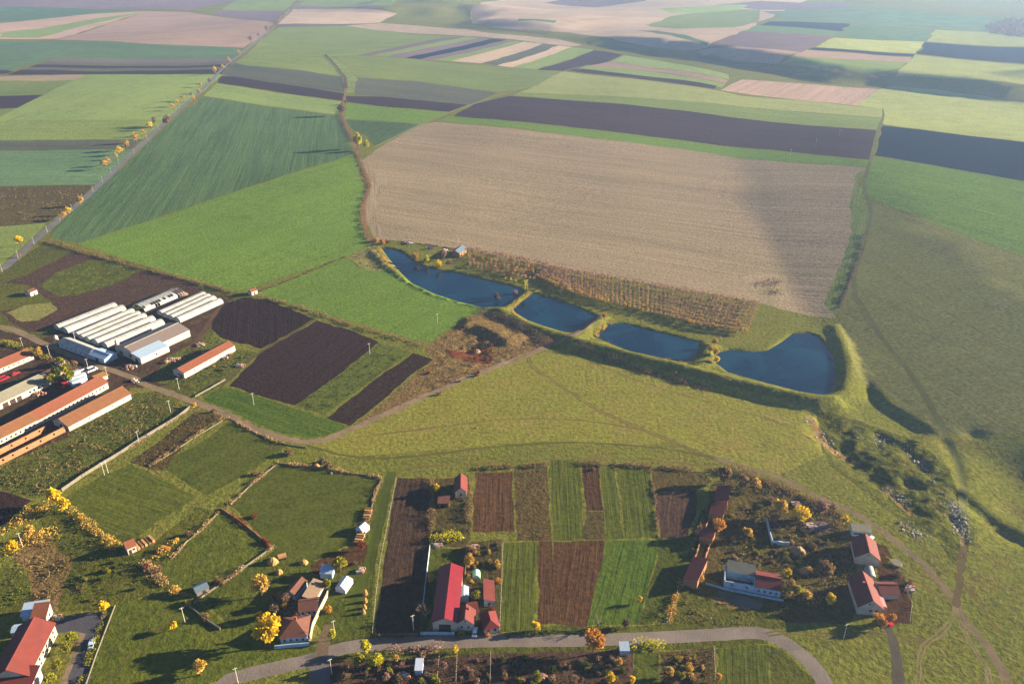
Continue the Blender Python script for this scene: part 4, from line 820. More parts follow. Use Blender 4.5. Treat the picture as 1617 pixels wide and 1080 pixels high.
# ---------------------------------------------------------------- village, bottom
house("barn", "great red barn with crimson metal roof in the village", "barn", (722,997), (731,911), 8.6, 4.6, 2.0, REDM, WHITE, over=.35, wins=(('L',8,2.4,1.0,1.0),), doors=(('A',.5,4.2,3.6),))
house("cottage", "white gabled cottage with dark solar panel beside the red barn", "house", (748,996), (750,975), 6.0, 3.6, 2.6, REDT, WHITE, wins=(('A',2,2.0,.9,1.1,.1,.9),('A',1,4.6,.8,.7,.3,.7)), frame=WTENT, chim=((.5,-.8,1.0),))
house("cottage_wing", "salmon roofed cross wing behind the white gabled cottage", "house", (744,977), (755,975), 5.0, 3.0, 1.8, REDT, WHITE, doors=(('L',.5,1,2.1),))
house("cottage", "small cottage with dark red hipped roof at the garden gate", "house", (788,998), (781,974), 5.2, 3.0, 2.0, RUST, WHITE, 'hip', hip=1.6, wins=(('A',2,1.7,.8,1.0),))
house("garden_shed", "narrow garden shed with faded red roof behind the cottages", "shed", (781,957), (780,925), 3.8, 2.5, 1.0, REDT, BLUEW, 'shed', over=.2, doors=(('A',.5,.9,1.9),))
tunnel("small_greenhouse", "small pale green greenhouse in the cottage garden", "greenhouse", (752,915), (752,905), 3.2, 2.2, None, TEALM)
house("garden_hut", "pale blue garden hut among the bushes beside the red barn", "shed", (740,950), (740,934), 3.4, 2.3, .9, BLUEM, BLUEW, over=.15)
house("hut", "narrow pale hut with pinkish roof at the top of the weedy yard", "hut", (737,786), (737,764), 5.0, 3.4, 2.2, REDT, CREAM, wins=(('A',1,1.8,.9,1.0),), doors=(('R',.3,.9,2.0),))
house("open_shed", "low dark shed with pale roof edge in the weedy yard", "shed", (692,801), (709,801), 4.0, 2.2, .6, TILE3, WOOD, 'shed', over=.3, doors=(('L',.5,2.4,1.8),))
house("farmhouse", "old farmhouse with hipped brown roof behind the great yellow tree", "house", (444,1017), (486,1014), 9.0, 3.2, 3.0, TILE3, BLUEW, 'hip', hip=4.0, wins=(('L',4,1.8,.9,1.2),), chim=((.1,.6,1.2),), frame=WTENT)
house("farmhouse_wing", "brown roofed wing in the middle of the old farmhouse yard", "house", (474,974), (502,971), 6.0, 2.8, 1.8, TILE3, BLUEW, wins=(('L',3,1.7,.8,.9),))
house("barn", "long stable with pale tan roof closing the old farmhouse yard", "barn", (498,957), (515,929), 4.6, 2.8, 1.0, paint("faded tan roof sheets", (132,110,90), var=.3, stripes=.8), WHITE, 'shed', over=.2)
house("wash_house", "small outbuilding with sunlit brown roof in the old farmhouse garden", "shed", (468,948), (486,926), 4.2, 2.6, 1.2, TILE3, BLUEW, over=.25, doors=(('A',.5,.9,1.9),))
def tent(label, px, L, wd, h, rz, mat):
    p = W(*px); e = thing("party_tent", label, "tent", p, rz); m = MB(); l, w2 = L / 2, wd / 2
    m.hexa([(-l,-w2,0),(l,-w2,0),(l,w2,0),(-l,w2,0)],[(-l,-w2,h*.55),(l,-w2,h*.55),(l,w2,h*.55),(-l,w2,h*.55)]); m.obj("side_wall", mat, e)
    r = MB(); o = .15; r.hexa([(-l-o,-w2-o,h*.53),(l+o,-w2-o,h*.53),(l+o,w2+o,h*.53),(-l-o,w2+o,h*.53)],[(-l*.9,-.04,h),(l*.9,-.04,h),(l*.9,.04,h),(-l*.9,.04,h)]); r.obj("canopy", mat, e)
tent("white gabled tent beside the yellow tree in the village yard", (544,927), 6.0, 4.2, 3.4, heading((536,932),(550,912)), WTENT); tent("white tent beside the woodpiles along the paddock wall", (573,838), 4.2, 3.8, 3.4, heading((566,842),(580,830)), WTENT)
house("open_shed", "low shed with pale blue roof under the yellow tree", "shed", (506,913), (525,914), 4.0, 2.4, .7, BLUEM, BLUEW, 'shed', over=.2)
house("hut", "little white hut with pinkish roof beside the rutted ground", "hut", (203,876), (217,870), 5.2, 3.0, 1.7, TILE, WHITE, over=.25, wins=(('L',1,1.7,.8,.8,.5,.9),), doors=(('L',.3,.9,2.0),))
house("shed", "grey blue shed against the thin stone wall", "shed", (312,943), (331,934), 4.0, 2.2, .9, SLATE, CONC, over=.25, doors=(('L',.6,1.0,1.9),))
hall = house("village_hall", "large village hall with bright red roof at the lower left corner", "hall", (51,1082), (91,1001), 11.5, 5.0, 3.4, REDT, WHITE, over=.5, wins=(('L',7,3.2,1.2,1.4),('L',7,1.2,1.0,1.2)), frame=CREAM, doors=(('B',.5,1.6,2.4),))
house("hall_porch", "pinkish roofed porch wing at the near end of the village hall", "porch", (-14,1104), (50,1102), 8, 3.4, 2.0, REDT, WHITE, 'shed', over=.3, wins=(('L',2,1.8,1.2,1.2),))
house("hall_annex", "orange roofed annex behind the village hall", "annex", (53,988), (76,985), 5.5, 3.4, 1.6, TILE, WHITE, 'shed', over=.3, wins=(('B',1,1.8,1.0,1.0),))
house("hall_store", "low store with pale blue roof at the very back of the village hall", "shed", (36,981), (74,975), 5.5, 2.6, .6, BLUEM, BLUEW, 'shed', over=.3)
house("garden_hut", "small white hut left of the village hall", "hut", (20,1006), (36,1004), 3.6, 2.2, .8, BLUEM, WHITE, over=.2)
house("garden_hut", "white roofed hut among the gardens south of the village road", "hut", (656,1066), (667,1066), 4.2, 2.4, .6, WTENT, BLUEW, 'shed', over=.2); house("garden_hut", "grey hut tucked under trees below the big orange tree", "hut", (979,1035), (993,1035), 3.2, 2.4, .6, BLUEM, BLUEW, 'shed', over=.2)
# ---------------------------------------------------------------- hamlet on the right
house("house", "white gabled house with red roof, upper of the two in the hamlet", "house", (1386,894.5), (1379,866), 8.6, 3.4, 3.2, REDT, WHITE, over=.5, wins=(('A',1,5.0,.9,.8,.35,.65),('L',2,1.8,1.0,1.2)), frame=WTENT)
n2 = house("house", "white gabled house with long red roof, lower of the two in the hamlet", "house", (1390.5,972), (1374,926), 8.2, 3.6, 3.4, REDT, WHITE, over=.5, wins=(('A',2,2.2,1.2,1.1,.1,.6),('A',1,5.2,.9,.8,.4,.75)), frame=WTENT, chim=((.2,.9,.9),))
dm = MB(); dL = n2["_dim"][0]; dm.hexa([(dL*.28,0.0,4.4),(dL*.46,0.0,4.4),(dL*.46,4.4,4.4),(dL*.28,4.4,4.4)],[(dL*.365,0.0,7.5),(dL*.375,0.0,7.5),(dL*.375,4.4,6.0),(dL*.365,4.4,6.0)]); dm.obj("dormer", REDT, n2)
pm = MB(); pm.hexa([(-dL*.34,-6.6,-.4),(dL*.3,-6.6,-.4),(dL*.3,-4.1,-.4),(-dL*.34,-4.1,-.4)],[(-dL*.34,-6.6,2.3),(dL*.3,-6.6,2.3),(dL*.3,-4.1,3.0),(-dL*.34,-4.1,3.0)]); pm.obj("porch", paint("pinkish grey porch roof", (150,110,110), stripes=.8), n2)
house("stable", "low stable with purple red roof right of the lower hamlet house", "barn", (1388,946), (1418,946), 6.0, 2.6, 1.6, REDT, WHITE, over=.3)
tunnel("polytunnel", "single small white polytunnel between the two hamlet houses", "greenhouse", (1376,915), (1371.5,899), 3.4, 2.2)
house("shed", "long grey shed with a pale window strip behind the upper hamlet house", "shed", (1344,846), (1374,849), 3.6, 2.6, .8, GREYR, BLUEW, 'shed', over=.2, wins=(('L',2,1.5,2.2,.8,.1,.7),))
def drum(label, px):
    p = W(*px); m = MB(); m.cyl((0,0,-.4),(0,0,.6),2.4,2.3,18); m.cyl((0,0,.6),(0,0,.75),2.1,2.0,18); tag(m.obj("well_cover", CONC, None, p), label, "well")
drum("round concrete well cover right of the upper hamlet house", (1415,890))
for a, b, wid, wh, rh, lab in [((1132,776),(1127,800),5.4,3.0,1.6,"uppermost ruined farm shed with dark rusty roof"),((1123,803),(1119,820),5.6,2.8,1.3,"ruined farm shed with a brick wall, second from the top of the row"),((1108,842),(1103,856),5.4,2.8,1.3,"short ruined farm shed with dark roof beside an orange tree"),((1094,889),(1078,923),5.4,3.0,1.6,"longest ruined farm shed with dark roof, lowest of the row")]:
    house("ruined_shed", lab, "ruin", a, b, wid, wh, rh, RUST, BRICK, 'shed', over=.2)
ruin_wall("ruined_shed", "roofless brick shed walls full of rubble between the dark roofed sheds", "ruin", [(1112,886),(1122,858),(1106,857),(1097,884)], 2.2, .4, BRICK, nw=4, step=1.6, jag=.5)
ruin_wall("ruined_shed", "crumbled brick walls with a bush between two ruined sheds", "ruin", [(1126,842),(1134,824),(1120,821),(1111,840)], 2.0, .4, BRICK, step=1.4, jag=.6)
ruin_wall("ruined_wall", "low L shaped pale blue wall in the overgrown yard", "wall", [(1210,824),(1219,860),(1246,861)], 2.2, .4, BLUEW, step=2, jag=.35)
ruin_wall("ruined_house", "roofless left half of the long ruined house with pale blue walls", "ruin", [(1144,902),(1143,927),(1190,936),(1190,914),(1144,903)], 3.6, .4, BLUEW, nw=3, wz=1.9, step=1.8, jag=.1)
rb = house("ruined_roof", "sagging brown roof slope left standing over the back of the ruined house", "ruin", (1146,912), (1190,921), 4.4, 3.4, 1.6, GREYR, BLUEW, 'shed', over=.1)
house("ruined_house", "rusty roofed right half of the long ruined house", "ruin", (1191,937), (1231,944), 8.5, 3.4, 1.8, RUST, BLUEW, over=.2, wins=(('L',4,1.8,.8,1.0),))
# ---------------------------------------------------------------- walls and fences
WM_ = []
def wall(name, label, cat, line, h, th, mat, jag=.1, step=3.0): return ruin_wall(name, label, cat, line, h, th, mat, 0, 1, False, step, jag)
wall("concrete_fence", "long pale concrete fence between the scrubby field and the green paddock", "fence", [(98,776),(128,755),(155,738),(190,717),(220,697),(250,679),(280,661),(304,642)], 1.7, .2, CONC, .08)
wall("stone_wall", "thin low stone wall between the brown weeds and the paddock", "wall", [(236,737),(270,716),(310,689),(352,664)], .6, .4, STONE, .5)
wall("stone_wall", "low stone wall along the farm track above the paddock", "wall", [(362,660),(400,682),(430,696),(456,703),(484,707)], .6, .4, STONE, .6)
wall("stone_wall", "broken stone wall along the top of the olive paddock", "wall", [(438,731),(465,736),(500,738),(545,746),(602,754)], .6, .4, STONE, .5)
wall("stone_wall", "stone wall down the right side of the olive paddock", "wall", [(603,757),(592,782),(584,812)], .6, .4, STONE, .4)
wall("stone_wall", "stone wall on the left of the olive paddock", "wall", [(364,797),(396,766),(436,734)], .6, .4, STONE, .5)
wall("brick_wall", "low reddish wall between the two walled paddocks", "wall", [(348,803),(372,818),(398,838),(428,864)], .9, .5, BRICK, .5)
wall("stone_wall", "pale wall from the paddock corner down to the grey blue shed", "wall", [(432,864),(400,886),(362,914),(326,938),(306,953)], .8, .3, CONC, .2)
wall("stone_wall", "low wall on the left of the small dark paddock", "wall", [(346,808),(318,838),(296,854),(272,882)], .6, .4, STONE, .5)
wall("garden_wall", "dark wall running down the slope from the grey blue shed", "wall", [(297,956),(322,977),(348,994)], 1.1, .35, CONC, .2)
wall("garden_wall", "pale kerb wall between the forecourt and the green slope", "wall", [(182,956),(168,992),(152,1034),(134,1086)], .6, .25, CONC, .1)
wall("garden_wall", "white wall along the front of the old farmhouse", "wall", [(434,1024),(462,1021),(488,1019)], 1.5, .3, BLUEW, .05)
wall("garden_wall", "pinkish yard wall closing the old farmhouse yard on the right", "wall", [(489,1017),(494,990),(504,968),(516,944),(521,930)], 2.0, .35, CREAM, .08)
wall("yard_fence", "white fence left of the red barn court", "fence", [(668,958),(674,906),(679,864)], 1.5, .15, WTENT, .05)
wall("yard_fence", "low pale fence along the road in front of the red barn", "fence", [(664,1002),(690,1002),(718,1002)], 1.5, .2, BLUEW, .1)
wall("yard_fence", "dark board fence between the red barn and the cottage gardens", "fence", [(734,912),(736,888),(737,864)], 1.6, .15, WOOD, .05)
wall("garden_wall", "low blue plinth wall under the long ruined house", "wall", [(1114,922),(1142,930),(1190,940),(1237,949)], .8, .4, BLUEW, .15)
wall("concrete_fence", "short concrete fence along the farm track below the orange roofed barn", "fence", [(308,627),(330,615),(356,600)], 1.0, .3, CONC, .2)
def post_fence(label, line, n, h=1.3, rail=True, mat=None):
    q = G(line); seg = np.hypot(*np.diff(q, axis=0).T); cs = np.concatenate([[0], np.cumsum(seg)]); s_ = np.linspace(0, cs[-1], n); X = np.interp(s_, cs, q[:, 0]); Y = np.interp(s_, cs, q[:, 1]); Z = hq(X, Y)
    e = thing("post_fence", label, "fence", (X[0], Y[0], Z[0])); m = MB(); m.box(-.08, .08, -.08, .08, -.4, h); me = m.mesh("post", mat or WOOD); r = MB(); rr = random.Random(n)
    for i in range(n):
        o = link("post", me, e, (X[i] - X[0], Y[i] - Y[0], Z[i] - Z[0]), rr.uniform(0, 3)); o.rotation_euler = (rr.uniform(-.08,.08), rr.uniform(-.08,.08), rr.uniform(0,3))
        if i:
            for zz in (h * .45, h * .85): r.cyl((X[i-1]-X[0],Y[i-1]-Y[0],Z[i-1]-Z[0]+zz),(X[i]-X[0],Y[i]-Y[0],Z[i]-Z[0]+zz),.02,n=3)
    r.obj("wire", METAL if mat is None else mat, e)
post_fence("post fence between the grassy lane and the dark ploughed plot", [(626,756),(612,830),(602,880),(594,940),(588,1003)], 60)
post_fence("post fence along the edge of the long green plot by the cottage gardens", [(794,858),(792,930),(789,998)], 26); post_fence("post fence between the road plots and the village road", [(594,1004),(660,1003)], 14)
post_fence("post fence round the lower side of the brown hamlet garden", [(1428,925),(1440,955),(1436,985)], 14); pass
post_fence("post fence between the gardens south of the road, left of the green hut", [(694,1034),(690,1078)], 12); post_fence("post fence between the gardens south of the road, below the yellow bush", [(722,1032),(720,1078)], 12); post_fence("post fence right of the dark gardens south of the road", [(775,1030),(774,1078)], 12); post_fence("post fence left of the green plot south of the road bend", [(1127,1022),(1130,1078)], 14)
post_fence("post fence along the bushy boundary by the rough grass triangle", [(1074,918),(1066,950),(1056,984)], 18); post_fence("post fence along the fenced scrub by the pond head", [(560,412),(585,396),(604,404)], 16, 1.4)
# ---------------------------------------------------------------- poles
def pole_mesh(h, arm):
    m = MB(); m.cyl((0,0,-.5),(0,0,h),.15,.09,6); a = MB(); a.box(-arm,arm,-.07,.07,h-.7,h-.52); i = MB()
    for x in (-arm*.85, 0, arm*.85): i.cyl((x,0,h-.52),(x,0,h-.2),.06,n=5)
    return m, a, i
POLE = paint("pale concrete pole", (206,198,184), var=.15); pm_, am_, im_ = pole_mesh(8.5, .9); pole0 = None
def pole(label, px, s=1.0, grp="concrete power poles", rz=.5):
    global pole0
    p = W(*px)
    if pole0 is None:
        pole0 = thing("power_pole", label, "pole", p); pm_.obj("shaft", POLE, pole0); am_.obj("cross_arm", POLE, pole0); im_.obj("insulators", METAL, pole0); e = pole0
    else: e = copy_tree(pole0)
    e.location = p; e.scale = (s * .8, s * .8, s * .85); e.rotation_euler = (0, 0, rz); tag(e, label, "pole", grp)
for px, lab in [((220,700),"power pole on the line of the long concrete fence"),((269.5,651),"power pole at the top corner of the scrubby field"),((283,615),"power pole beside the track below the orange roofed barn"),((36,863),"leaning power pole on the bushy bank at the lower left"),((171,747),"right one of a pair of poles at the concrete fence"),((165,750),"left one of a pair of poles at the concrete fence"),((292,982),"power pole on the green slope above the village road"),((401,639),"power pole in the deep green plot by the farm track"),((584,559),"power pole at the edge of the green weedy strip"),((691,511),"power pole in the lush field south of the long pond"),((833,457),"power pole beside the tall poplar"),((931,400),"power pole low in the stubble field"),((1015,358),"power pole in a dark tuft in the stubble field"),((1089,322),"power pole right of centre in the stubble field"),((1155,292),"power pole on the edge of the shaded stubble"),((1288,230),"left power pole in the large ploughed field"),((1325,215),"right power pole in the large ploughed field"),((1248,246),"power pole by the dark tuft in the bright green strip"),((140,584),"power pole by the white vans at the crossroads"),((79,562),"power pole at the yard entrance right of the upper tiled barn"),((37,550),"power pole beside the farm track at the left"),((170,597),"power pole beside the kiosk"),((529,1003),"power pole by the gravel drive"),((653,994),"power pole at the corner of the dark ploughed plot"),((524,1064),"power pole south of the village junction"),((120,541),"power pole between the white tunnels and the packing barn"),((376,1078),"power pole beside the village road at the bottom left"),((1332,1008),"power pole south of the hamlet track")]: pole(lab, px)
for i, (x, y) in enumerate([(4,430),(29,408),(54,386),(75,367),(95,349),(114,333),(131,317),(147,303),(162,288),(176,274),(188,260),(212,243),(233,222),(251,205),(268,187)]): pole("short white roadside pole along the right edge of the tree-lined road", (x, y), .8, "white roadside poles")
# ---------------------------------------------------------------- vegetation
def leaf_mat(name, c1, c2, k=.9):
    t = NT(name); P = t.pos(); oi = t.n("ObjectInfo"); a, b = sc(lin(c1), k), sc(lin(c2), k)
    col = t.mix(t.ramp(t.noise(P, .8, 3, .7), .35, .65), a, b); col = t.mix(t.math('MULTIPLY', oi.outputs["Random"], .4), col, sc(b, .8))
    d = t.n("BsdfDiffuse"); t.l(col, d.inputs[0]); tr = t.n("BsdfTranslucent"); t.l(col, tr.inputs[0]); mx = t.n("MixShader"); mx.inputs[0].default_value = .3
    t.l(d.outputs[0], mx.inputs[1]); t.l(tr.outputs[0], mx.inputs[2]); t.l(mx.outputs[0], t.t.nodes["Material Output"].inputs["Surface"]); t.t.nodes.remove(t.b); return t.m
LM = {"yellow": leaf_mat("yellow leaves", (236,204,44), (206,168,34)), "gold": leaf_mat("golden brown leaves", (214,178,80), (176,138,66)), "orange": leaf_mat("orange leaves", (216,156,66), (178,124,54)),
 "rust": leaf_mat("rust red leaves", (140,70,36), (110,56,34)), "brown": leaf_mat("brown withered leaves", (150,120,82), (112,90,64)), "tan": leaf_mat("tan withered leaves", (190,154,106), (150,120,84)), "straw": leaf_mat("straw coloured weeds", (150,126,78), (116,96,60)), "wbrown": leaf_mat("dry brown weeds", (116,94,60), (84,68,46)), "wolive": leaf_mat("dull olive weeds", (92,98,38), (68,76,30)), "olive": leaf_mat("olive yellow leaves", (160,152,36), (122,120,34)),
 "green": leaf_mat("dull green leaves", (84,94,34), (62,76,30)), "lime": leaf_mat("lime yellow leaves", (206,198,34), (176,166,28)), "pinkish": leaf_mat("pinkish brown twigs", (170,134,116), (134,104,92)), "grey": leaf_mat("grey brown twigs", (124,106,88), (94,80,68))}
def leaf_quads(c, size, rg, up=.25):
    """c (n,3) centres -> verts, faces of small crossed leaf clumps"""
    n = len(c); d = rg.normal(size=(n, 3)); d[:, 2] += up; d /= np.linalg.norm(d, axis=1)[:, None]; u = np.cross(d, rg.normal(size=(n, 3))); u /= np.linalg.norm(u, axis=1)[:, None]; v = np.cross(d, u)
    s = size * rg.uniform(.6, 1.35, (n, 1)) if np.isscalar(size) else size[:, None] * rg.uniform(.6, 1.35, (n, 1))
    k = rg.uniform(.35, 1, (n, 4, 1)); P = np.stack([c - u * s * k[:, 0], c - v * s * .7 * k[:, 1], c + u * s * k[:, 2], c + v * s * .7 * k[:, 3]], 1).reshape(-1, 3)
    return P, np.arange(n * 4).reshape(n, 4)
def np_mesh(name, P, Fc, mat):
    me = bpy.data.meshes.new(name); me.from_pydata(P.tolist(), [], Fc.tolist()); me.materials.append(mat); return me
def crown_pts(rg, R, h0, h1, n, lobes=9, tall=1.0):
    """points through the volume of a lumpy crown between heights h0 and h1"""
    out = []; zc = (h0 + h1) / 2; hz = (h1 - h0) / 2
    L = [(np.array([0, 0, zc]), .62)]
    for i in range(lobes):
        d = rg.normal(size=3); d /= np.linalg.norm(d); q = d * rg.uniform(.42, .72); L.append((np.array([q[0] * R, q[1] * R, zc + q[2] * hz]), rg.uniform(.26, .46)))
    w = np.array([r ** 2 for _, r in L]); w /= w.sum()
    for (c, r), k in zip(L, rg.multinomial(n, w)):
        d = rg.normal(size=(k, 3)); d /= np.linalg.norm(d, axis=1)[:, None]; rr = rg.uniform(.35, 1, (k, 1)) ** .5
        out.append(c + d * rr * np.array([R * r, R * r, hz * r]))
    return np.vstack(out)
_vm = {}
def crown_mesh(col, var, n=620, leaf=.5, sparse=False):
    key = ("c", col, var, n)
    if key not in _vm:
        rg = np.random.default_rng(hash((var, n)) % 9999 + 7); P, Fc = leaf_quads(crown_pts(rg, 1.0, .55, 2.35, n, 9 + var * 2), leaf * .42, rg); _vm[key] = np_mesh("crown", P, Fc, LM[col])
    return _vm[key]
def trunk_mesh(var):
    key = ("t", var)
    if key not in _vm:
        rr = random.Random(var); m = MB(); m.cyl((0, 0, -.25), (.03, 0, .8), .09, .06, 6)
        for i in range(6):
            a = i * 1.05 + rr.random(); m.cyl((.02, 0, .55 + .06 * i), (math.cos(a) * .5, math.sin(a) * .5, 1.2 + rr.random() * .6), .035, .012, 4)
        m.cyl((.03, 0, .8), (0, .03, 1.8), .06, .015, 5); _vm[key] = m.mesh("trunk", BARK)
    return _vm[key]
def bare_mesh(var):
    key = ("b", var)
    if key not in _vm:
        rr = random.Random(50 + var); m = MB()
        def br(p, d, L, r, lv):
            q = p + d * L; m.cyl(p, q, r, r * .6, 4 if lv else 5)
            if lv >= 4: return
            for _ in range(3 if lv else 4):
                e = (d + Vector((rr.uniform(-1, 1), rr.uniform(-1, 1), rr.uniform(-.25, .7))) * .75).normalized(); br(p + d * L * rr.uniform(.7, 1), e, L * rr.uniform(.6, .78), r * .55, lv + 1)
        br(Vector((0, 0, -.2)), Vector((0, 0, 1)), .8, .09, 0); _vm[key] = m.mesh("branches", paint("pale bare branches", (122,102,84), var=.3))
    return _vm[key]
rvT = random.Random(11)
def pxscale(px): p = W(*px); return p, ((p.y * _c + (CAM_H - p.z) * _s) / F_PX)
def tree(label, px, r, col, tall=1.0, group=None, cat="tree", n=620):
    """px = middle of the crown in the photo, r = crown radius in photo pixels"""
    p, k = pxscale((px[0], px[1] + r * .95 * tall)); R = r * k * rvT.uniform(1.0, 1.35); tall *= rvT.uniform(.85, 1.2); v = rvT.randrange(3); t = thing("bare_tree" if col == "bare" else "tree", label, cat, p, rvT.uniform(0, 6.28), group); t.scale = (R, R, R * tall)
    if col == "bare": link("branches", bare_mesh(v), t); m = MB(); m.cyl((0,0,-.3),(0,0,.5),.1,.085,6); m.obj("trunk", BARK, t)
    else: link("crown", crown_mesh(col, v, n), t); link("trunk", trunk_mesh(v), t)
    return t
def bush_mesh(col, var):
    key = ("u", col, var)
    if key not in _vm:
        rg = np.random.default_rng(300 + var); q = crown_pts(rg, 1.0, -.35, 1.25, 380, 7); q = q[q[:, 2] > -.1]; P, Fc = leaf_quads(q, .21, rg); _vm[key] = np_mesh("bush", P, Fc, LM[col])
    return _vm[key]
def bush(label, px, r, col, group=None, cat="bush", h=1.0):
    p, k = pxscale((px[0], px[1] + r * .45)); R = r * k * 1.15; o = link("bush", bush_mesh(col, rvT.randrange(4)), None, p, rvT.uniform(0, 6.28)); o.scale = (R, R * rvT.uniform(.8, 1.1), R * h); return tag(o, label, cat, group)
def hedge(label, line, wd, h, col, dens=7, gap=.3, leaf=.45, name="hedge", cat="hedge"):
    rg = np.random.default_rng(len(label) * 7 + int(line[0][0])); q = G(line); seg = np.hypot(*np.diff(q, axis=0).T); cs = np.concatenate([[0], np.cumsum(seg)]); n = int(min(20000, cs[-1] * dens * 1.6 * max(1, wd * .6))); s_ = rg.uniform(0, cs[-1], n)
    amp = np.clip(.55 + .5 * np.sin(s_ * .31 + rg.uniform(0, 6)) + .35 * np.sin(s_ * .83 + 1), 0, 1.3); ok = amp > gap * rg.uniform(.3, 1.2, n); s_, amp = s_[ok], amp[ok]; n = len(s_)
    X = np.interp(s_, cs, q[:, 0]); Y = np.interp(s_, cs, q[:, 1]); a = rg.uniform(0, 6.28, n); rr = wd / 2 * np.sqrt(rg.uniform(0, 1, n)) * (.6 + .5 * amp); X = X + rr * np.cos(a); Y = Y + rr * np.sin(a)
    Z = hq(X, Y) + 1.25 * h * amp * rg.uniform(.05, 1, n) ** .6 * np.sqrt(np.maximum(1 - (2 * rr / wd / 1.1) ** 2, .08)); c = np.stack([X, Y, Z], 1); o0 = c.mean(0); o0[2] = Z.min(); P, Fc = leaf_quads(c - o0, leaf, rg)
    return tag(link(name, np_mesh(name, P, Fc, LM[col]), None, tuple(o0)), label, cat)
def weeds(name, label, poly, dens, col, h=.6, spread=.45, clump=9.0, thr=.0, leaf=.5):
    """uncountable low growth in a patch: one object"""
    rg = np.random.default_rng(len(label)); q = G(poly); lo, hi = q.min(0), q.max(0); A = (hi - lo).prod(); n = int(A * dens); X = rg.uniform(lo[0], hi[0], n); Y = rg.uniform(lo[1], hi[1], n)
    ok = in_poly(X, Y, q); cl = np.sin(X / clump * 2.1 + 1.5 * np.sin(Y / clump)) + np.sin(Y / clump * 1.7 + 1.2 * np.sin(X / clump * .8)); ok &= cl + rg.normal(0, .7, n) > thr; X, Y = X[ok], Y[ok]; n = len(X)
    if n == 0: return
    m = 3; X = np.repeat(X, m) + rg.normal(0, spread, n * m); Y = np.repeat(Y, m) + rg.normal(0, spread, n * m); Z = hq(X, Y) + h * rg.uniform(.05, 1, n * m) ** 1.5
    P, Fc = leaf_quads(np.stack([X, Y, Z], 1), leaf, rg, .0); o = link(name, np_mesh(name, P, Fc, LM[col])); return tag(o, label, None, None, "stuff")
# --- trees along the country road
RT = "trees along the country road"
for x, y, r, col in [(396,66,4,"brown"),(377,87,3.6,"gold"),(362,100,4.4,"gold"),(340,116,5,"gold"),(331,131,3.6,"brown"),(316,137,3.8,"gold"),(314,147,4.6,"gold"),(290,159,4,"gold"),(281,167,4,"gold"),(274,173,4.4,"gold"),(245,197,4.6,"brown"),(238,203,4.8,"yellow"),(215,224,6,"gold"),(201,236,5.4,"gold"),(191,243,5.6,"yellow"),(184,250,5,"gold"),(172,260,5.6,"gold"),(167,266,5.4,"gold"),(352,109,3.4,"gold"),(302,152,3,"brown"),(306,160,3.2,"gold"),(408,58,3.0,"brown"),(421,50,3.0,"brown"),(228,214,4.2,"gold")]:
    r *= .95
    tree({"gold": "golden autumn tree in the row on the left of the country road", "yellow": "bright yellow tree in the row on the left of the country road", "brown": "brown thin tree in the row on the left of the country road"}[col], (x, y - r * .5), r, col, 1.0, RT, n=240)
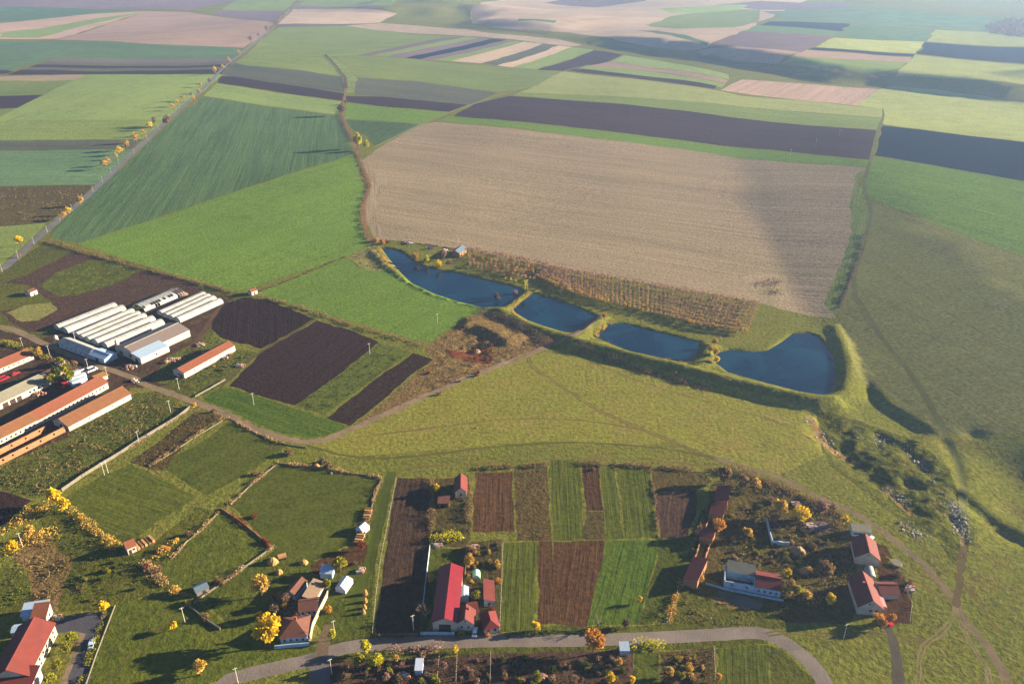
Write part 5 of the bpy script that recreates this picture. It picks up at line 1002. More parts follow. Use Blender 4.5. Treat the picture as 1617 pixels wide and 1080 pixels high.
for x, y, r, col, lab in [(264,194,6.5,"brown","broad russet brown tree on the right edge of the country road"),(127,319,7,"gold","wide golden brown tree on the right of the road near the farm bend"),(108,334,6.5,"yellow","bright yellow tree, upper of two on the right of the road by the farm"),(100,342,5.5,"gold","golden tree, lower of two on the right of the road by the farm"),(33,383,6,"yellow","yellow tree alone on the left of the road near the photo's edge"),(32,404,2.6,"orange","tiny orange shrub on the right verge near the photo's edge"),
 (566,228,7.5,"lime","left one of a pair of big yellow trees by the valley stream"),(578,232,6.5,"lime","right one of a pair of big yellow trees by the valley stream"),(540,178,6,"brown","tan brown tree clump beside the valley track"),(546,162,3.5,"brown","small brown tree upstream on the valley track"),
 (656,408,5.5,"orange","round orange tree on the point of the long fish pond"),(673,413,5,"lime","lime yellow tree on the bank of the long fish pond"),(693,418,5.8,"yellow","golden yellow tree at the water's edge of the long fish pond"),(701,405,6,"pinkish","pinkish bare tree behind the yellow trees by the lodge"),(708,416,4,"brown","small tan tree between the yellow trees and the orchard"),(798,440,2.2,"gold","leftmost of three tiny yellow trees by the long pond"),(806,442,2.4,"yellow","middle one of three tiny yellow trees by the long pond"),(814,444.5,2.3,"gold","rightmost of three tiny yellow trees by the long pond"),
 (785,472,5.5,"grey","pale twiggy tree at the corner of the long pond"),(814,464,3.5,"pinkish","small round pinkish bush tree beside the poplar"),(954,500,4.5,"gold","golden tree at the head of the causeway"),
 (1128,540,5.5,"orange","uppermost orange tree between the two right ponds"),(1121,552,6.5,"gold","leftmost golden tree between the two right ponds"),(1129,559,5,"gold","middle golden tree between the two right ponds"),(1131,570,4.5,"yellow","lowest yellow tree between the two right ponds"),
 (689,772,7,"yellow","round golden tree beside the pale hut"),(425,1001,20,"yellow","great yellow tree in front of the old farmhouse"),(538,887,15,"olive","big olive yellow tree beside the white gabled tent"),(516,926,6.5,"olive","small olive yellow tree at the top of the stable"),(414,930,12,"gold","brownish golden tree alone on the shaded slope"),(451,945,9,"brown","brown tree crowding the left of the old farmhouse"),(432,965,9,"grey","grey brown tree left of the old farmhouse"),(412,974,6.5,"rust","dark rust red tree left of the old farmhouse"),(449,955,5,"yellow","small yellow tree among the brown ones by the old farmhouse"),
 (572,863,6.5,"rust","rust brown bushy tree below the woodpiles"),(525,1004,6.5,"lime","yellow green tree beside the gravel drive"),(317,1053,13,"gold","golden tree on the slope by the village road, bottom left"),(274,989,6.5,"yellow","small bright yellow tree on the green slope"),(166,956,11,"yellow","yellow tree at the corner of the hall forecourt"),(22,866,9,"yellow","yellow tree on the bushy bank at the left edge"),(48,845,9,"gold","golden tree beside the leaning pole"),(92,786,12,"yellow","big yellow tree at the lower end of the concrete fence"),(104,800,10,"yellow","second yellow tree below the end of the concrete fence"),
 (580,1022,10,"lime","yellow tree on the verge south of the road"),(596,1042,12,"lime","larger yellow green tree south of the road junction"),(568,1040,13,"olive","dark olive tree south of the road junction"),(625,1040,6,"gold","small golden tree in the gardens south of the road"),(720,1024,6.5,"yellow","yellow tree on the south verge opposite the cottages"),(740,890,9,"gold","golden tree at the back corner of the red barn"),(752,941,8.5,"olive","olive yellow tree beside the pale blue garden hut"),(681,914,6.5,"gold","golden brown tree on the left of the red barn"),
 (672,966,12,"bare","pale leafless tree at the left front of the red barn"),(944,980,11,"bare","pale leafless tree below the large green plot"),(987,986,7,"grey","grey twiggy tree beside the leafless tree on the road verge"),(1087,1032,10,"bare","pale leafless tree south of the road near the green plot"),(937,1018,15,"orange","big orange tree on the south side of the village road"),(847,988,7.5,"yellow","yellow tree at the foot of the narrow brown plot"),(1010,948,4.5,"gold","tiny orange tree at the edge of the large green plot"),
 (1133,836,8.5,"orange","orange tree beside the short ruined shed"),(1180,842,8,"gold","golden tree in the shade of the L shaped wall"),(1104,913,7,"gold","golden bush tree at the foot of the longest ruined shed"),(1144,751,13,"brown","big tan tree above the uppermost ruined shed"),(1172,763,9,"brown","tan tree right of the uppermost ruined shed"),(1193,766,9,"gold","golden brown tree at the edge of the overgrown yard"),(1232,806,10,"gold","golden tree above the L shaped wall"),(1220,820,7,"brown","tan tree against the L shaped wall"),(1263,818,11,"yellow","tall bright yellow tree in the overgrown yard"),(1331,822,7.5,"yellow","yellow tree above the long grey shed"),(1294,806,9,"pinkish","dark reddish twiggy tree in the overgrown yard"),(1242,906,6.5,"yellow","small yellow tree right of the ruined house roof"),
 (1308,950,7.5,"yellow","bright yellow tree in the shadow of the lower hamlet house"),(1259,934,10,"olive","olive golden tree right of the ruined house"),(1274,940,9,"gold","golden tree, second right of the ruined house"),(1246,927,9,"gold","golden tree touching the ruined house gable"),(1289,938,7,"brown","tan tree, third right of the ruined house"),(1297,908,12,"brown","big tan bushy tree between the two house shadows"),(1386,975,8.5,"orange","orange tree at the front corner of the lower hamlet house"),(1391,987,6,"orange","smaller orange tree below the lower hamlet house"),(1407,975,6,"orange","orange tree across the drive from the lower hamlet house"),(1400,886,6,"olive","olive yellow tree beside the upper hamlet house"),
 (700,1050,7,"pinkish","pinkish bare tree right of the white garden hut south of the road"),(668,1034,6,"pinkish","pinkish bare tree on the south verge opposite the red barn"),(846,1072,9,"olive","olive tree at the photo's lower edge below the road"),(906,1074,7,"brown","brown tree at the photo's lower edge below the orange tree"),(962,1072,8,"yellow","golden tree at the photo's lower edge left of the dark green plot"),(976,1046,6.5,"gold","golden tree beside the grey hut under the trees"),(998,1074,6,"yellow","yellow tree at the lower edge touching the dark green plot"),(1058,1062,7,"gold","golden tree in the brown gardens right of the dark green plot"),(1076,1068,6,"olive","olive tree in the brown gardens right of the dark green plot"),(610,1068,8,"pinkish","pinkish brown tree at the lower edge left of the white hut"),(548,1066,8,"brown","brown tree at the lower edge near the side road"),(1134,1070,6,"orange","orange bush tree left of the green plot by the road bend"),(91,594,9,"green","dark green tree among the barns left of the vans"),(106,588,8,"olive","olive tree behind the tiny white outhouse"),(85,603,9,"olive","olive tree at the end of the workshop barn"),(112,600,8,"olive","olive tree between the workshop barn and the lorry"),(98,571,7,"olive","olive bush tree along the farm track by the packing barn"),(118,577,7,"brown","brown tree along the farm track by the packing barn"),(63,560,6,"gold","golden tree beside the farm track at the left")]:
    tree(lab, (x, y), r, col)
t = tree("slim tall lime yellow poplar at the corner of two ponds", (828,454), 4.2, "lime", 2.1, None)
YG = "olive garden trees of the village hall"
for x, y in [(107,1022),(116,1006),(92,1050),(82,1071)]: tree("olive yellow garden tree on the lawn strip of the village hall", (x, y), 9.5, "olive", .9, YG)
# --- bushes
for x, y, r, col, lab in [(250,898,8,"brown","brown bush at the corner of the small dark paddock"),(262,865,7,"orange","orange bush on the wall top of the small dark paddock"),(297,842,7,"brown","tan bush halfway along the small dark paddock wall"),(325,973,7,"brown","brown bush low on the dark garden wall"),(347,917,9,"brown","brown bush above the grey blue shed"),(298,952,6,"gold","golden bush left of the grey blue shed"),(276,931,9,"gold","golden bush at the lower tip of the small dark paddock"),(233,893,7,"rust","rust bush left of the small dark paddock"),(520,963,7,"orange","orange bush outside the old farmhouse yard wall"),(400,815,5,"rust","reddish bush on the wall between the paddocks"),(420,855,6,"rust","rust red bush at the right corner of the walled paddock"),(403,748,5,"brown","grey brown bush at the top of the left stone wall"),(560,888,5,"brown","brown bush right of the yellow tree by the tents"),
 (727,1000,7,"olive","olive bush at the gate of the white gabled cottage"),(770,1001,5.5,"orange","orange bush at the gate of the small hipped cottage"),(744,868,10,"brown","brown bush at the top of the cottage gardens"),(768,940,6,"brown","brown bush beside the narrow garden shed"),(742,912,6,"gold","golden bush left of the pale green greenhouse"),(786,916,6,"orange","orange bush at the right edge of the cottage gardens"),(786,890,7,"gold","golden bush in the upper right of the cottage gardens"),(776,962,7,"rust","rust bush above the hipped cottage"),(1218,790,7,"brown","tan bush in the middle of the overgrown yard"),(1200,800,6,"green","dark green bush in the overgrown yard"),(1276,898,8,"gold","golden brown bush beside the earth heap in the yard"),(1262,880,6,"green","green bush below the sandy mound"),(1316,800,6,"brown","tan bush by the hamlet track"),(1240,874,6,"olive","olive bush left of the sandy mound"),(1284,862,7,"brown","brown scrub right of the sandy mound"),(1417,905,7,"brown","tan bush above the purple red stable"),(1437,920,7,"brown","tan scrub at the right end of the purple red stable"),(937,740,4,"brown","brown shrub above the reddish brown strip"),(520,735,8,"brown","straw coloured bush pile on the broken stone wall"),(510,728,7,"grey","pale stone heap bush at the top of the olive paddock"),(455,715,7,"brown","tan bush where the farm track bends"),(305,640,6,"gold","golden bush at the top end of the concrete fence"),(338,648,5,"brown","tan bush beside the farm track bend"),(943,530,4,"gold","golden bush on the left bank of the debris pond"),(951,520,4.5,"gold","golden reeds bush below the causeway tree"),(1067,588,3,"gold","pale round bush on the dam's dark foot"),(926,511,2.4,"pinkish","small pale bush beside the causeway"),(595,380,5,"gold","golden bush at the head of the long pond"),(604,383,5,"orange","orange bush right of the head of the long pond"),(612,382,4,"brown","brown bush third at the head of the long pond")]:
    bush(lab, (x, y), r, col)
# --- hedges and overgrown banks
for lab, line, wd, h, col in [
 ("brown overgrown ditch bank below the bright lush field", [(72,382),(120,396),(200,418),(300,444),(368,463)], 4, 2.6, "brown"), ("brown hedge along the top of the ploughed fields", [(412,468),(480,488),(560,516),(620,532),(668,546)], 3.2, 2.2, "brown"),
 ("thin brown hedge between the two lush fields", [(402,464),(470,438),(545,406)], 2.0, 1.1, "brown"), ("tawny hedge along the valley track below the yellow trees", [(562,240),(572,262),(584,296),(572,325),(570,348),(582,384)], 3.4, 2.2, "brown"), ("tan hedge along the valley track above the yellow trees", [(541,166),(538,182),(549,206),(560,224)], 5, 3.2, "brown"),
 ("red brown hedge along the orchard's upper edge", [(740,394),(800,405),(866,420)], 2.6, 2.4, "rust"), ("purple brown hedge along the plantation's upper edge", [(868,421),(960,437),(1080,458),(1196,480)], 2.6, 2.4, "pinkish"), ("low tawny hedge from the pond head to the lodge", [(590,380),(620,381),(660,385),(720,394)], 1.8, 1.2, "rust"),
 ("orange reed bank on the left of the long pond", [(598,394),(606,408),(616,422)], 2.4, 1.6, "orange"), ("pale reed fringe on the left of the second pond", [(838,463),(822,474),(809,488),(812,496),(830,508)], 2.0, 1.2, "gold"), ("golden reed bank on the left of the debris pond", [(968,510),(956,514),(944,526),(941,532)], 3.4, 1.8, "gold"), ("pale reed fringe along the dam side of the debris pond", [(945,535),(1000,555),(1060,568),(1096,572)], 1.2, .9, "brown"),
 ("dark scrubby brambles along the foot of the dam", [(912,548),(960,566),(1010,584),(1060,598),(1120,616)], 6, 1.6, "grey"), ("grey brown scrub along the clay pit's upper rim", [(760,492),(800,506),(840,526),(870,545)], 8, 2.0, "grey"),
 ("golden bushy bank slanting down at the left edge", [(-8,848),(24,830),(52,812),(80,796)], 7, 3.6, "gold"), ("brown hedge down the left side of the green paddock", [(112,806),(140,830),(168,852),(186,866)], 5, 2.6, "gold"), ("brown hedge left of the small dark paddock", [(228,888),(240,904),(256,918),(272,930)], 5, 2.8, "tan"), ("golden hedge from the hut up to the paddock wall", [(254,878),(268,860),(284,850)], 5, 2.4, "gold"), ("scrubby bushes beside the leaning pole", [(14,872),(36,858),(60,848),(78,848)], 9, 2.6, "gold"),
 ("yellow hedge behind the court of the red barn", [(684,853),(705,851),(724,850),(737,849)], 5, 3.4, "lime"), ("brown hedge down the right side of the dark ploughed plot", [(683,760),(682,800),(682,850)], 4, 2.2, "brown"), ("tan hedge right of the pale hut", [(742,764),(741,800),(740,840)], 3.5, 2.0, "brown"), ("tawny weedy strip along the top of the garden plots", [(750,740),(810,737),(864,735)], 4, 1.4, "brown"), ("tawny hedge above the middle green plots", [(918,732),(950,733),(1028,738),(1096,742)], 4, 1.6, "brown"),
 ("scrubby boundary by the rough grass triangle", [(1074,920),(1068,940),(1062,960),(1057,982)], 3, 2.2, "orange"), ("yellow green hedge on the south verge of the road", [(1008,1020),(1024,1019),(1044,1020)], 5, 2.6, "lime"), ("dark hedge on the north verge of the road", [(596,1007),(630,1006),(660,1005)], 2, 1.2, "grey"), ("brown hedge on the south verge opposite the red barn", [(620,1028),(660,1026),(700,1026)], 5, 2.4, "pinkish"), ("straggling hedge along the north verge by the plots", [(800,1004),(850,1000),(920,997),(990,992)], 2.6, 1.2, "green"),
 ("brown hedge between the green plots and the brown square", [(1026,742),(1034,780),(1040,850)], 1.6, .9, "brown"), ("tawny bushes along the yard edge by the hamlet track", [(1196,758),(1240,772),(1290,796),(1330,816)], 7, 2.0, "brown"), ("tan scrub on the left of the yard's ruined sheds", [(1116,800),(1106,836),(1092,872)], 3, 1.8, "brown"), ("scrub along the top of the yard", [(1130,745),(1160,744),(1190,752)], 8, 2.6, "brown"), ("golden scrub right of the ruined house", [(1236,936),(1262,944),(1290,946)], 7, 2.4, "gold"),
 ("tan ditch scrub beside the grassy stream track", [(1364,370),(1358,400),(1344,440),(1326,486)], 2.4, 1.3, "grey"), ("dark shrubs on the far stream path", [(514,88),(530,104),(546,124),(548,140)], 4, 2.4, "grey"), ("brown scrub along the left side of the hall lawn", [(168,962),(156,996),(142,1036),(130,1078)], 3, 1.4, "olive"), ("tangled scrub in the yard behind the old farmhouse", [(440,944),(456,958),(470,975),(486,984)], 6, 2.6, "pinkish"),
 ("bushy verge along the farm track left of the packing barn", [(-6,537),(24,546),(52,556),(76,566)], 6, 1.8, "olive"), ("tall scrub between the barns and the packing barn", [(84,572),(104,580),(124,590)], 8, 3.0, "brown"), ("far roadside trees toward the horizon", [(426,48),(440,36),(456,20),(474,2)], 8, 5, "brown"), ("far stream side wood at the upper middle", [(728,6),(744,16),(752,26),(748,36)], 24, 7, "grey"), ("thorn scrub in the far gorge", [(1080,82),(1120,94),(1160,104),(1240,116),(1300,122)], 14, 4, "grey"), ("scrub on the rim of the far gorge", [(1120,88),(1150,98),(1210,104),(1330,118),(1390,126)], 10, 4, "brown"), ("dark scrub strip in the far blue gorge", [(720,42),(760,45),(820,50),(870,54)], 20, 5, "grey")]:
    hedge(lab, line, wd, h, col)
for lab, line in [("dark brown scrub along the thin wall above the paddock", [(238,735),(272,714),(312,687),(352,662)]), ("brown scrub along the broken wall at the top of the olive paddock", [(438,730),(465,735),(500,738),(545,746),(602,754)]), ("brown scrub along the left wall of the olive paddock", [(364,797),(396,766),(436,734)]), ("brown scrub along the wall left of the dark paddock", [(346,808),(318,838),(296,854),(272,882)]), ("brown scrub along the pale wall by the grey blue shed", [(432,864),(400,886),(362,914),(326,938)]), ("reddish scrub on the low wall between the walled paddocks", [(350,804),(372,818),(398,838),(426,862)]), ("brown scrub along the farm track wall", [(362,661),(400,682),(430,696),(456,703)]), ("brown scrub along the right wall of the olive paddock", [(603,757),(592,782),(584,812),(572,846)]), ("tawny scrub along the upper half of the concrete fence", [(190,719),(240,687),(304,645)])]:
    hedge(lab, line, 2.4, 1.4, "tan" if "reddish" not in lab else "rust", 8, .5, .42)
# far village wood: reads as one mass
weeds("woodland", "distant bluish wood with a village at the right edge near the horizon", [(1562,40),(1600,30),(1680,32),(1680,58),(1600,58),(1560,52)], .03, "grey", 7, 4, 60, -2, 3.0)
# --- gardens: small shrubs
for poly, n, cols, lab, grp, rmax in [
 ([(522,1052),(690,1036),(690,1079),(522,1079)], 44, ("brown","olive","grey","pinkish","green"), "low garden shrub in the shaded plots left of the wire fences south of the road", "shrubs in the south gardens, left part", 7), ([(724,1036),(990,1034),(990,1079),(724,1079)], 60, ("brown","brown","green","pinkish","olive","green"), "low garden shrub in the middle plots south of the road", "shrubs in the south gardens, middle part", 7), ([(1048,1036),(1122,1030),(1124,1079),(1050,1079)], 24, ("brown","gold","olive"), "low shrub in the brown gardens right of the dark green plot", "shrubs in the south gardens, right part", 7),
 ([(742,860),(790,856),(788,930),(744,930)], 30, ("brown","olive","gold","green"), "small shrub in the upper cottage gardens", "shrubs in the cottage gardens", 5), ([(1140,780),(1330,815),(1345,900),(1250,900),(1140,880)], 50, ("brown","olive","tan","green","grey"), "small wild shrub in the overgrown ruined yard", "shrubs in the overgrown yard", 5), ([(684,760),(738,766),(738,846),(686,846)], 14, ("green","olive","brown"), "low weedy shrub in the yard of the pale hut", "shrubs in the weedy yard", 4), ([(300,556),(366,556),(390,566),(360,596),(310,612)], 16, ("brown","olive","gold"), "small shrub on the slope around the orange roofed barn", "shrubs round the lone barn", 3.5),
 ([(100,870),(180,880),(220,930),(130,950)], 14, ("olive","green","brown"), "low shrub on the rutted rough ground", "shrubs on the rutted ground", 5), ([(690,520),(880,545),(800,570),(660,640),(600,660),(690,560)], 18, ("brown","rust","grey"), "small thorny shrub on the tawny ground by the clay pit", "shrubs round the clay pit", 3.5), ([(430,930),(490,940),(486,1000),(440,985)], 12, ("brown","pinkish","rust"), "garden shrub in the old farmhouse garden", "shrubs in the farmhouse garden", 6)]:
    q = np.array(poly, float); lo, hi = q.min(0), q.max(0); k = 0; sh = random.Random(len(lab))
    while k < n:
        x, y = sh.uniform(lo[0], hi[0]), sh.uniform(lo[1], hi[1])
        if in_poly(np.array([x]), np.array([y]), q)[0]: bush(lab, (x, y), sh.uniform(.45, 1) * rmax, sh.choice(cols), grp, "shrub", sh.uniform(.7, 1.3)); k += 1
# --- orchard and plantation: small trees in rows
def sapling(col, var, n=90):
    key = ("s", col, var)
    if key not in _vm:
        rg = np.random.default_rng(900 + var); P, Fc = leaf_quads(crown_pts(rg, 1.25, .8, 3.6, n, 5), .36, rg, .1); b = len(P); m = MB(); m.cyl((0, 0, -.3), (0, 0, 1.6), .07, .04, 4); me = bpy.data.meshes.new("sapling")
        me.from_pydata(P.tolist() + [tuple(v) for v in m.v], [], Fc.tolist() + [[b + i for i in f] for f in m.f]); me.materials.append(LM[col]); me.materials.append(BARK); me.polygons.foreach_set("material_index", [0] * len(Fc) + [1] * len(m.f)); _vm[key] = me
    return _vm[key]
def lerp(a, b, t): return (a[0] + (b[0] - a[0]) * t, a[1] + (b[1] - a[1]) * t)
pts_o = []; ro = random.Random(4)
for r in range(6):
    a, b = lerp((741,399), (742,424), r / 5), lerp((860,421), (842,444), r / 5)
    for k in range(17):
        if ro.random() < .93: pts_o.append((lerp(a, b, (k + ro.uniform(-.12, .12)) / 16), ro.choice(("tan","rust","pinkish","tan"))))
for q, col in pts_o:
    o = link("orchard_tree", sapling(col, ro.randrange(3)), None, W(*q), ro.uniform(0, 6)); s_ = ro.uniform(1.0, 1.45); o.scale = (s_, s_, s_); tag(o, "small bare fruit tree in the open orchard between the lodge and the plantation", "tree", "orchard trees")
edge_t = [(866,424),(900,432),(960,441),(1050,457),(1130,471),(1197,484)]; edge_b = [(850,441),(900,465),(960,481),(1050,502),(1110,518),(1178,528)]
def along(e, t):
    x = t * (len(e) - 1); i = min(int(x), len(e) - 2); return lerp(e[i], e[i + 1], x - i)
rows_ = []
for r in range(9):
    for k in range(66): rows_.append((r, lerp(along(edge_b, (k + ro.uniform(-.1, .1)) / 65.0 if 0 < k < 65 else k / 65.0), along(edge_t, k / 65.0), r / 8)))
LABN = "small tawny tree in the dense plantation rows above the ponds"; near_n = 0; rest = []
for r, q in rows_:
    if r < 3 and near_n < 196:
        col = ro.choice(("gold","tan","tan","gold")) if r == 0 else "tan"; o = link("orchard_tree", sapling(col, ro.randrange(3)), None, W(*q), ro.uniform(0, 6)); s_ = ro.uniform(.95, 1.35); o.scale = (s_, s_, s_ * 1.1); tag(o, LABN, "tree", "plantation trees"); near_n += 1
    else: rest.append(q)
q = G(rest); z = hq(q[:, 0], q[:, 1]); rg = np.random.default_rng(77); PP = []
for (x, y), zz in zip(q, z): PP.append(crown_pts(rg, 1.3, .9, 4.1, 80, 4) * rg.uniform(.9, 1.25) + np.array([x, y, zz]))
for half, col in ((0, "pinkish"), (1, "brown")):
    c = np.vstack(PP[half::2]); P, Fc = leaf_quads(c, .42, rg, .1); o = link("plantation", np_mesh("plantation", P, Fc, LM["tan" if col == "brown" else col])); tag(o, ("purple brown" if half == 0 else "tan brown") + " bare trees filling the back rows of the plantation", None, None, "stuff")
# --- low growth nobody could count
for nm, lab, poly, dens, col, h, kw in [
 ("weeds", "tawny weed clumps over the scrubby field behind the tiled barn", [(206,636),(250,622),(296,644),(240,682),(158,733),(98,772),(50,784),(0,770),(-10,745),(112,684)], .42, "straw", .8, dict(clump=5)), ("weeds", "olive weeds between the tawny clumps behind the tiled barn", [(206,636),(250,622),(296,644),(240,682),(158,733),(98,772),(50,784),(0,770),(-10,745),(112,684)], .4, "wolive", .6, dict(clump=7)),
 ("weeds", "brown weed stalks in the strip by the long concrete fence", [(208,730),(262,690),(310,650),(350,656),(300,690),(262,740)], .4, "wbrown", .8, dict(clump=4)), ("weeds", "dry weeds on the brown fallow left of the road", [(-10,296),(140,294),(108,328),(70,350),(0,356)], .16, "straw", 1.0, dict(clump=9, leaf=.5)), ("weeds", "yellow green weeds in the patch beside the white cabin", [(62,452),(85,432),(140,410),(190,414),(226,424),(200,440),(120,466),(92,468)], .35, "wolive", .9, dict(clump=6, leaf=.4)),
 ("weeds", "tawny tussocks round the clay pit", [(690,545),(742,500),(800,508),(880,536),(800,570),(690,614),(580,668),(600,642),(684,570)], .3, "straw", .8, dict(clump=5)), ("weeds", "dry stalks in the tawny weedy plot", [(811,744),(864,742),(870,852),(817,852)], 1.1, "straw", .9, dict(clump=3, leaf=.28)), ("weeds", "dry stalks in the dark weedy square", [(926,808),(952,808),(955,851),(925,851)], 1.0, "wbrown", .6, dict(clump=3, leaf=.25)),
 ("weeds", "rust brown plants on the reddish brown weedy plot", [(875,857),(954,855),(940,920),(925,988),(873,982)], .45, "rust", .5, dict(clump=6, leaf=.25)), ("weeds", "mixed growth in the cottage gardens", [(738,862),(790,856),(788,995),(740,940)], .9, "wolive", .8, dict(clump=4, leaf=.3)), ("weeds", "rank brown growth in the overgrown ruined yard", [(1130,775),(1200,758),(1300,800),(1350,850),(1345,970),(1250,970),(1140,890)], .35, "straw", .9, dict(clump=7)), ("weeds", "rank olive growth in the overgrown ruined yard", [(1130,775),(1200,758),(1300,800),(1350,850),(1345,970),(1250,970),(1140,890)], .35, "wolive", .8, dict(clump=6)),
 ("weeds", "dead garden growth in the plots south of the road", [(518,1048),(820,1034),(998,1032),(998,1084),(518,1084)], .55, "wbrown", .8, dict(clump=4, leaf=.3)), ("weeds", "olive garden growth in the plots south of the road", [(518,1048),(820,1034),(998,1032),(998,1084),(518,1084)], .4, "green", .9, dict(clump=5, leaf=.32)), ("weeds", "rank growth in the brown gardens right of the dark green plot", [(1046,1034),(1126,1026),(1130,1084),(1048,1084)], .6, "wbrown", .8, dict(clump=4)),
 ("weeds", "dry tussocks on the rough grass triangle by the village road", [(1070,985),(1090,925),(1140,932),(1200,960),(1236,988)], .4, "straw", .6, dict(clump=5)), ("weeds", "straw tussocks on the trampled heap ground", [(24,880),(62,852),(92,870),(110,886),(98,920),(90,962),(54,962)], .7, "straw", .8, dict(clump=4)), ("weeds", "thin tussocks along the upper meadow edge", [(490,706),(640,724),(800,722),(1100,724),(1130,738),(960,732),(740,740),(610,744)], .28, "straw", .5, dict(clump=9, leaf=.25)), ("weeds", "tussocks on the open meadow", [(500,700),(760,590),(905,545),(1100,600),(1290,650),(1290,720),(1160,730),(900,698),(600,712)], .05, "wolive", .4, dict(clump=14, leaf=.25)), ("weeds", "dark scrub on the square in the stubble field", [(1194,437),(1234,441),(1232,467),(1190,461)], .6, "wbrown", 1.6, dict(clump=5, leaf=.5)),
 ("weeds", "green rank growth round the white barn on the slope", [(300,548),(366,552),(400,558),(350,600),(310,616),(262,604)], .4, "wolive", .7, dict(clump=4)), ("weeds", "scrub in the fenced corner by the pond head", [(550,404),(584,391),(600,403),(626,421),(580,426)], .35, "wbrown", .6, dict(clump=5)), ("weeds", "coarse growth on the broken ground around the gully", [(1290,660),(1370,672),(1440,696),(1500,745),(1520,830),(1440,826),(1340,750)], .1, "wolive", .5, dict(clump=6)), ("weeds", "golden stalks on the green knoll at the left edge", [(-10,892),(30,898),(46,918),(44,948),(0,970)], .6, "wolive", .5, dict(clump=4)),
 ("weeds", "straggling plants in the narrow ploughed strip", [(654,560),(680,568),(600,634),(556,668),(520,658)], .12, "wolive", .5, dict(clump=4, leaf=.35)), ("weeds", "leafy rows in the green weedy strip", [(600,544),(648,557),(512,653),(470,640)], .45, "green", .5, dict(clump=3)), ("weeds", "grass tussocks on the rutted ground by the hut", [(70,804),(110,806),(186,866),(240,870),(250,905),(160,958),(70,960)], .35, "wolive", .5, dict(clump=4))]:
    weeds(nm, lab, poly, dens, col, h, **kw)
# ---------------------------------------------------------------- rubble, heaps, stacks
def stones(label, lines, n, spread, smin, smax, mat):
    rg = random.Random(len(label)); m = MB()
    for line in lines:
        q = G(line); k = n // len(lines)
        for _ in range(k):
            i = rg.randrange(len(q) - 1); t = rg.random(); x, y = q[i] + (q[i + 1] - q[i]) * t; x += rg.gauss(0, spread); y += rg.gauss(0, spread); s_ = rg.uniform(smin, smax) * (1 if rg.random() < .9 else 2); z = float(hq(np.array([x]), np.array([y]))[0])
            a = rg.uniform(0, 3); lo = []; hi = []
            for c in range(5): th = a + c * 1.256; lo.append((x + math.cos(th) * s_ * rg.uniform(.8, 1.2), y + math.sin(th) * s_, z - .15)); hi.append((x + math.cos(th) * s_ * rg.uniform(.4, .75), y + math.sin(th) * s_ * .6, z + s_ * rg.uniform(.45, .9)))
            m.hexa(lo, hi)
    tag(m.obj("rubble", mat), label, None, None, "stuff")
STONE2 = paint("pale limestone rubble", (168,160,146), var=.3, scale=2)
stones("pale stones and rubble tumbled along the gully at the right", [[(1275,660),(1296,690),(1320,718)],[(1380,690),(1400,700)],[(1420,700),(1450,730),(1480,760)],[(1400,770),(1430,800)],[(1488,790),(1510,815),(1524,840)],[(1490,780),(1516,806),(1526,850)],[(1500,796),(1518,822),(1525,858)],[(1496,790),(1514,816),(1524,850)],[(1430,830),(1460,850)]], 700, 2.0, .12, .40, STONE2)
stones("white litter scattered below the gully", [[(1496,800),(1514,826),(1522,860),(1520,880)],[(1440,820),(1460,850),(1450,870)],[(1350,680),(1380,700)]], 150, 3.4, .1, .22, STONE2)
stones("pale stones scattered over the meadow's upper edge", [[(680,674),(700,672),(720,670),(780,676)],[(520,728),(512,732)]], 50, 3, .15, .45, STONE)
def heap(name, label, cat, px, r, h, mat, var=0):
    p, k = pxscale(px); R = r * k; rg = random.Random(int(px[0])); m = MB(); N = 14; rings = []
    for f, z in ((1, -.3), (.86, h * .35), (.55, h * .75), (.2, h)): rings.append([(math.cos(2*math.pi*i/N) * R * f * rg.uniform(.85, 1.15), math.sin(2*math.pi*i/N) * R * f * rg.uniform(.75, 1.0), z * rg.uniform(.85, 1.1)) for i in range(N)])
    for a, b in zip(rings[:-1], rings[1:]): m.hexa(a, b, 0, False)
    m.face(rings[-1]); return tag(m.obj(name, mat, None, p), label, cat)
for px, r, h, lab in [((431,888),9,2.4,"large brown hay heap beside the paddock corner"),((441,904),6,1.6,"flat grey brown hay heap below the large one"),((577,938),4.5,2.4,"uppermost of the four haystacks in the grass"),((577,950),4,2.2,"second haystack from the top in the grass"),((576,960),3.6,2.0,"third haystack from the top, pale and thin"),((574,968),4,2.2,"lowest of the four haystacks in the grass"),((480,889),7,1.6,"dark brush heap left of the yellow tree by the tents"),((500,736),5,1.4,"small stone heap where the wall meets the paddock")]: heap("hay_heap", lab, "heap", px, r, h, HAY)
for px, r, h, lab in [((1260,871),12,2.4,"sandy mound with a shaded hollow in the overgrown yard"),((1271,902),9,1.8,"brown earth heap below the sandy mound"),((1272,836),10,1.0,"dark heap on the concrete pad in the yard"),((753,556),6,1.8,"reddish clay heap in the clay pit"),((288,465),9,1.2,"rust coloured soil heap at the end of the derelict greenhouse")]: heap("earth_heap", lab, "heap", px, r, h, EARTH)
def stack(label, px, n, L, rz):
    p = W(*px); e = thing("timber_stack", label, "woodpile", p, rz); rg = random.Random(n)
    for i in range(n):
        m = MB(); x = (i - n / 2) * 1.5; m.box(x - .5, x + .5, -L / 2, L / 2, -.2, 1.1 + rg.uniform(-.2, .3), tx=.08, ty=.1); m.obj("pile", PINEW if i % 2 else WOOD, e)
stack("row of sawn timber stacks just below the white tent by the wall", (569,849), 5, 3.4, heading((566,858),(573,840))); stack("row of sawn timber stacks above the white tent by the wall", (581,811), 5, 3.0, heading((578,822),(584,800))); stack("row of timber stacks behind the little white hut", (228,858), 6, 4.5, heading((220,862),(240,852)))
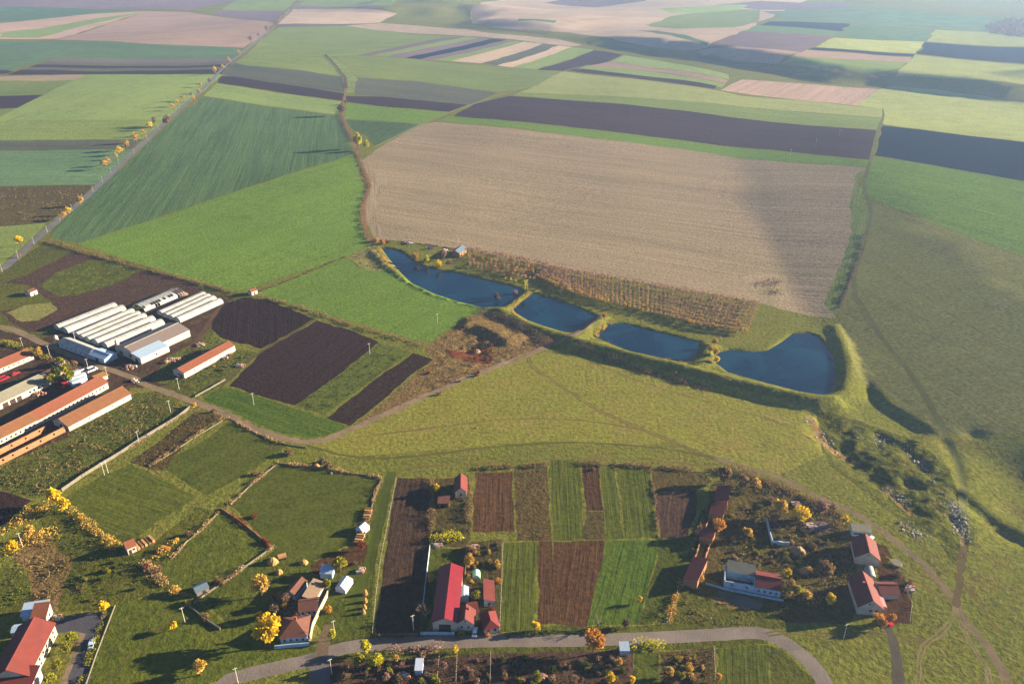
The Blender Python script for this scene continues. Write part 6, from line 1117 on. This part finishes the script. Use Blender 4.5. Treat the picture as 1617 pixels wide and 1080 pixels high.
def scrap(label, px, n, r):
    p, k = pxscale(px); e = thing("scrap_heap", label, "scrap heap", p); rg = random.Random(int(px[0] * 7)); R = r * k
    for nm, mt in (("boards", PINEW), ("boxes", paint("faded plastic", (170,120,110), var=.5)), ("sheets", METAL)):
        m = MB()
        for _ in range(n):
            x, y, s_ = rg.gauss(0, R * .5), rg.gauss(0, R * .35), rg.uniform(.25, .8); m.box(x - s_, x + s_, y - s_ * rg.uniform(.3, .9), y + s_ * .6, -.1, rg.uniform(.3, 1.3))
        m.obj(nm, mt, e)["kind"] = "stuff"
for px, r, lab in [((206,581),9,"pinkish scrap heap at the end of the white annex"),((318,545),7,"orange and grey scrap heap between the shed and the lone barn"),((278,568),10,"bluish scrap heap in the shade of the lone barn"),((264,572),5,"small scrap heap left of the shaded one by the lone barn"),((378,578),7,"scrap heap on the slope right of the lone barn"),((356,566),4,"small pale scrap heap under the lone barn's wall"),((212,602),6,"dark scrap heap beside the farm crossroads"),((92,976),6,"jumble of things at the corner of the hall forecourt"),((1278,832),9,"grey scrap on the concrete pad in the overgrown yard"),((1256,797),6,"grey rubbish pile near the top of the overgrown yard"),((60,622),9,"pinkish scrap against the workshop barn"),((570,902),5,"pile of boards right of the white gabled tent"),((748,865),6,"clutter at the top of the cottage gardens"),((640,1068),7,"pink rubbish strip in the gardens left of the white hut"),((856,1068),7,"pile of red and white things in the gardens south of the road"),((1436,930),8,"rubbish heap at the right of the purple red stable"),((692,862),6,"white garden furniture jumble behind the red barn")]: scrap(lab, px, 9, r)
m = MB(); p = W(446,881); e = thing("farm_cart", "yellowish farm cart beside the large hay heap", "cart", p, .4); m.box(-1.6,1.6,-.9,.9,.7,1.6); m.obj("cart_bed", PINEW, e)
for x in (-1, 1):
    for y in (-1, 1): k = MB(); k.cyl((x, y * .9, .4), (x, y * 1.1, .4), .4, n=10); k.obj("wheel", RUBBER, e)
# ---------------------------------------------------------------- haze
hm = bpy.data.materials.new("haze"); hm.use_nodes = True; t_ = hm.node_tree; t_.nodes.clear()
ho = t_.nodes.new("ShaderNodeOutputMaterial"); hv = t_.nodes.new("ShaderNodeVolumePrincipled")
hv.inputs["Color"].default_value = (.42, .62, 1.0, 1); hv.inputs["Density"].default_value = 0.9e-4; hv.inputs["Anisotropy"].default_value = 0.35
t_.links.new(hv.outputs[0], ho.inputs["Volume"])
zlo = float(gz.min()) - 1.0
me = bpy.data.meshes.new("haze"); X0, X1, Y0, Y1, ZT = -9500, 9500, -2000, 12500, max(CAM_H, float(gz.max())) + 15
me.from_pydata([(x, y, z) for z in (zlo, ZT) for x, y in ((X0, Y0), (X1, Y0), (X1, Y1), (X0, Y1))], [], [(3,2,1,0),(4,5,6,7),(0,1,5,4),(1,2,6,5),(2,3,7,6),(3,0,4,7)])
me.materials.append(hm); o = bpy.data.objects.new("haze", me); COL.objects.link(o); o["kind"] = "stuff"; o["label"] = "pale blue morning haze over the whole plain"
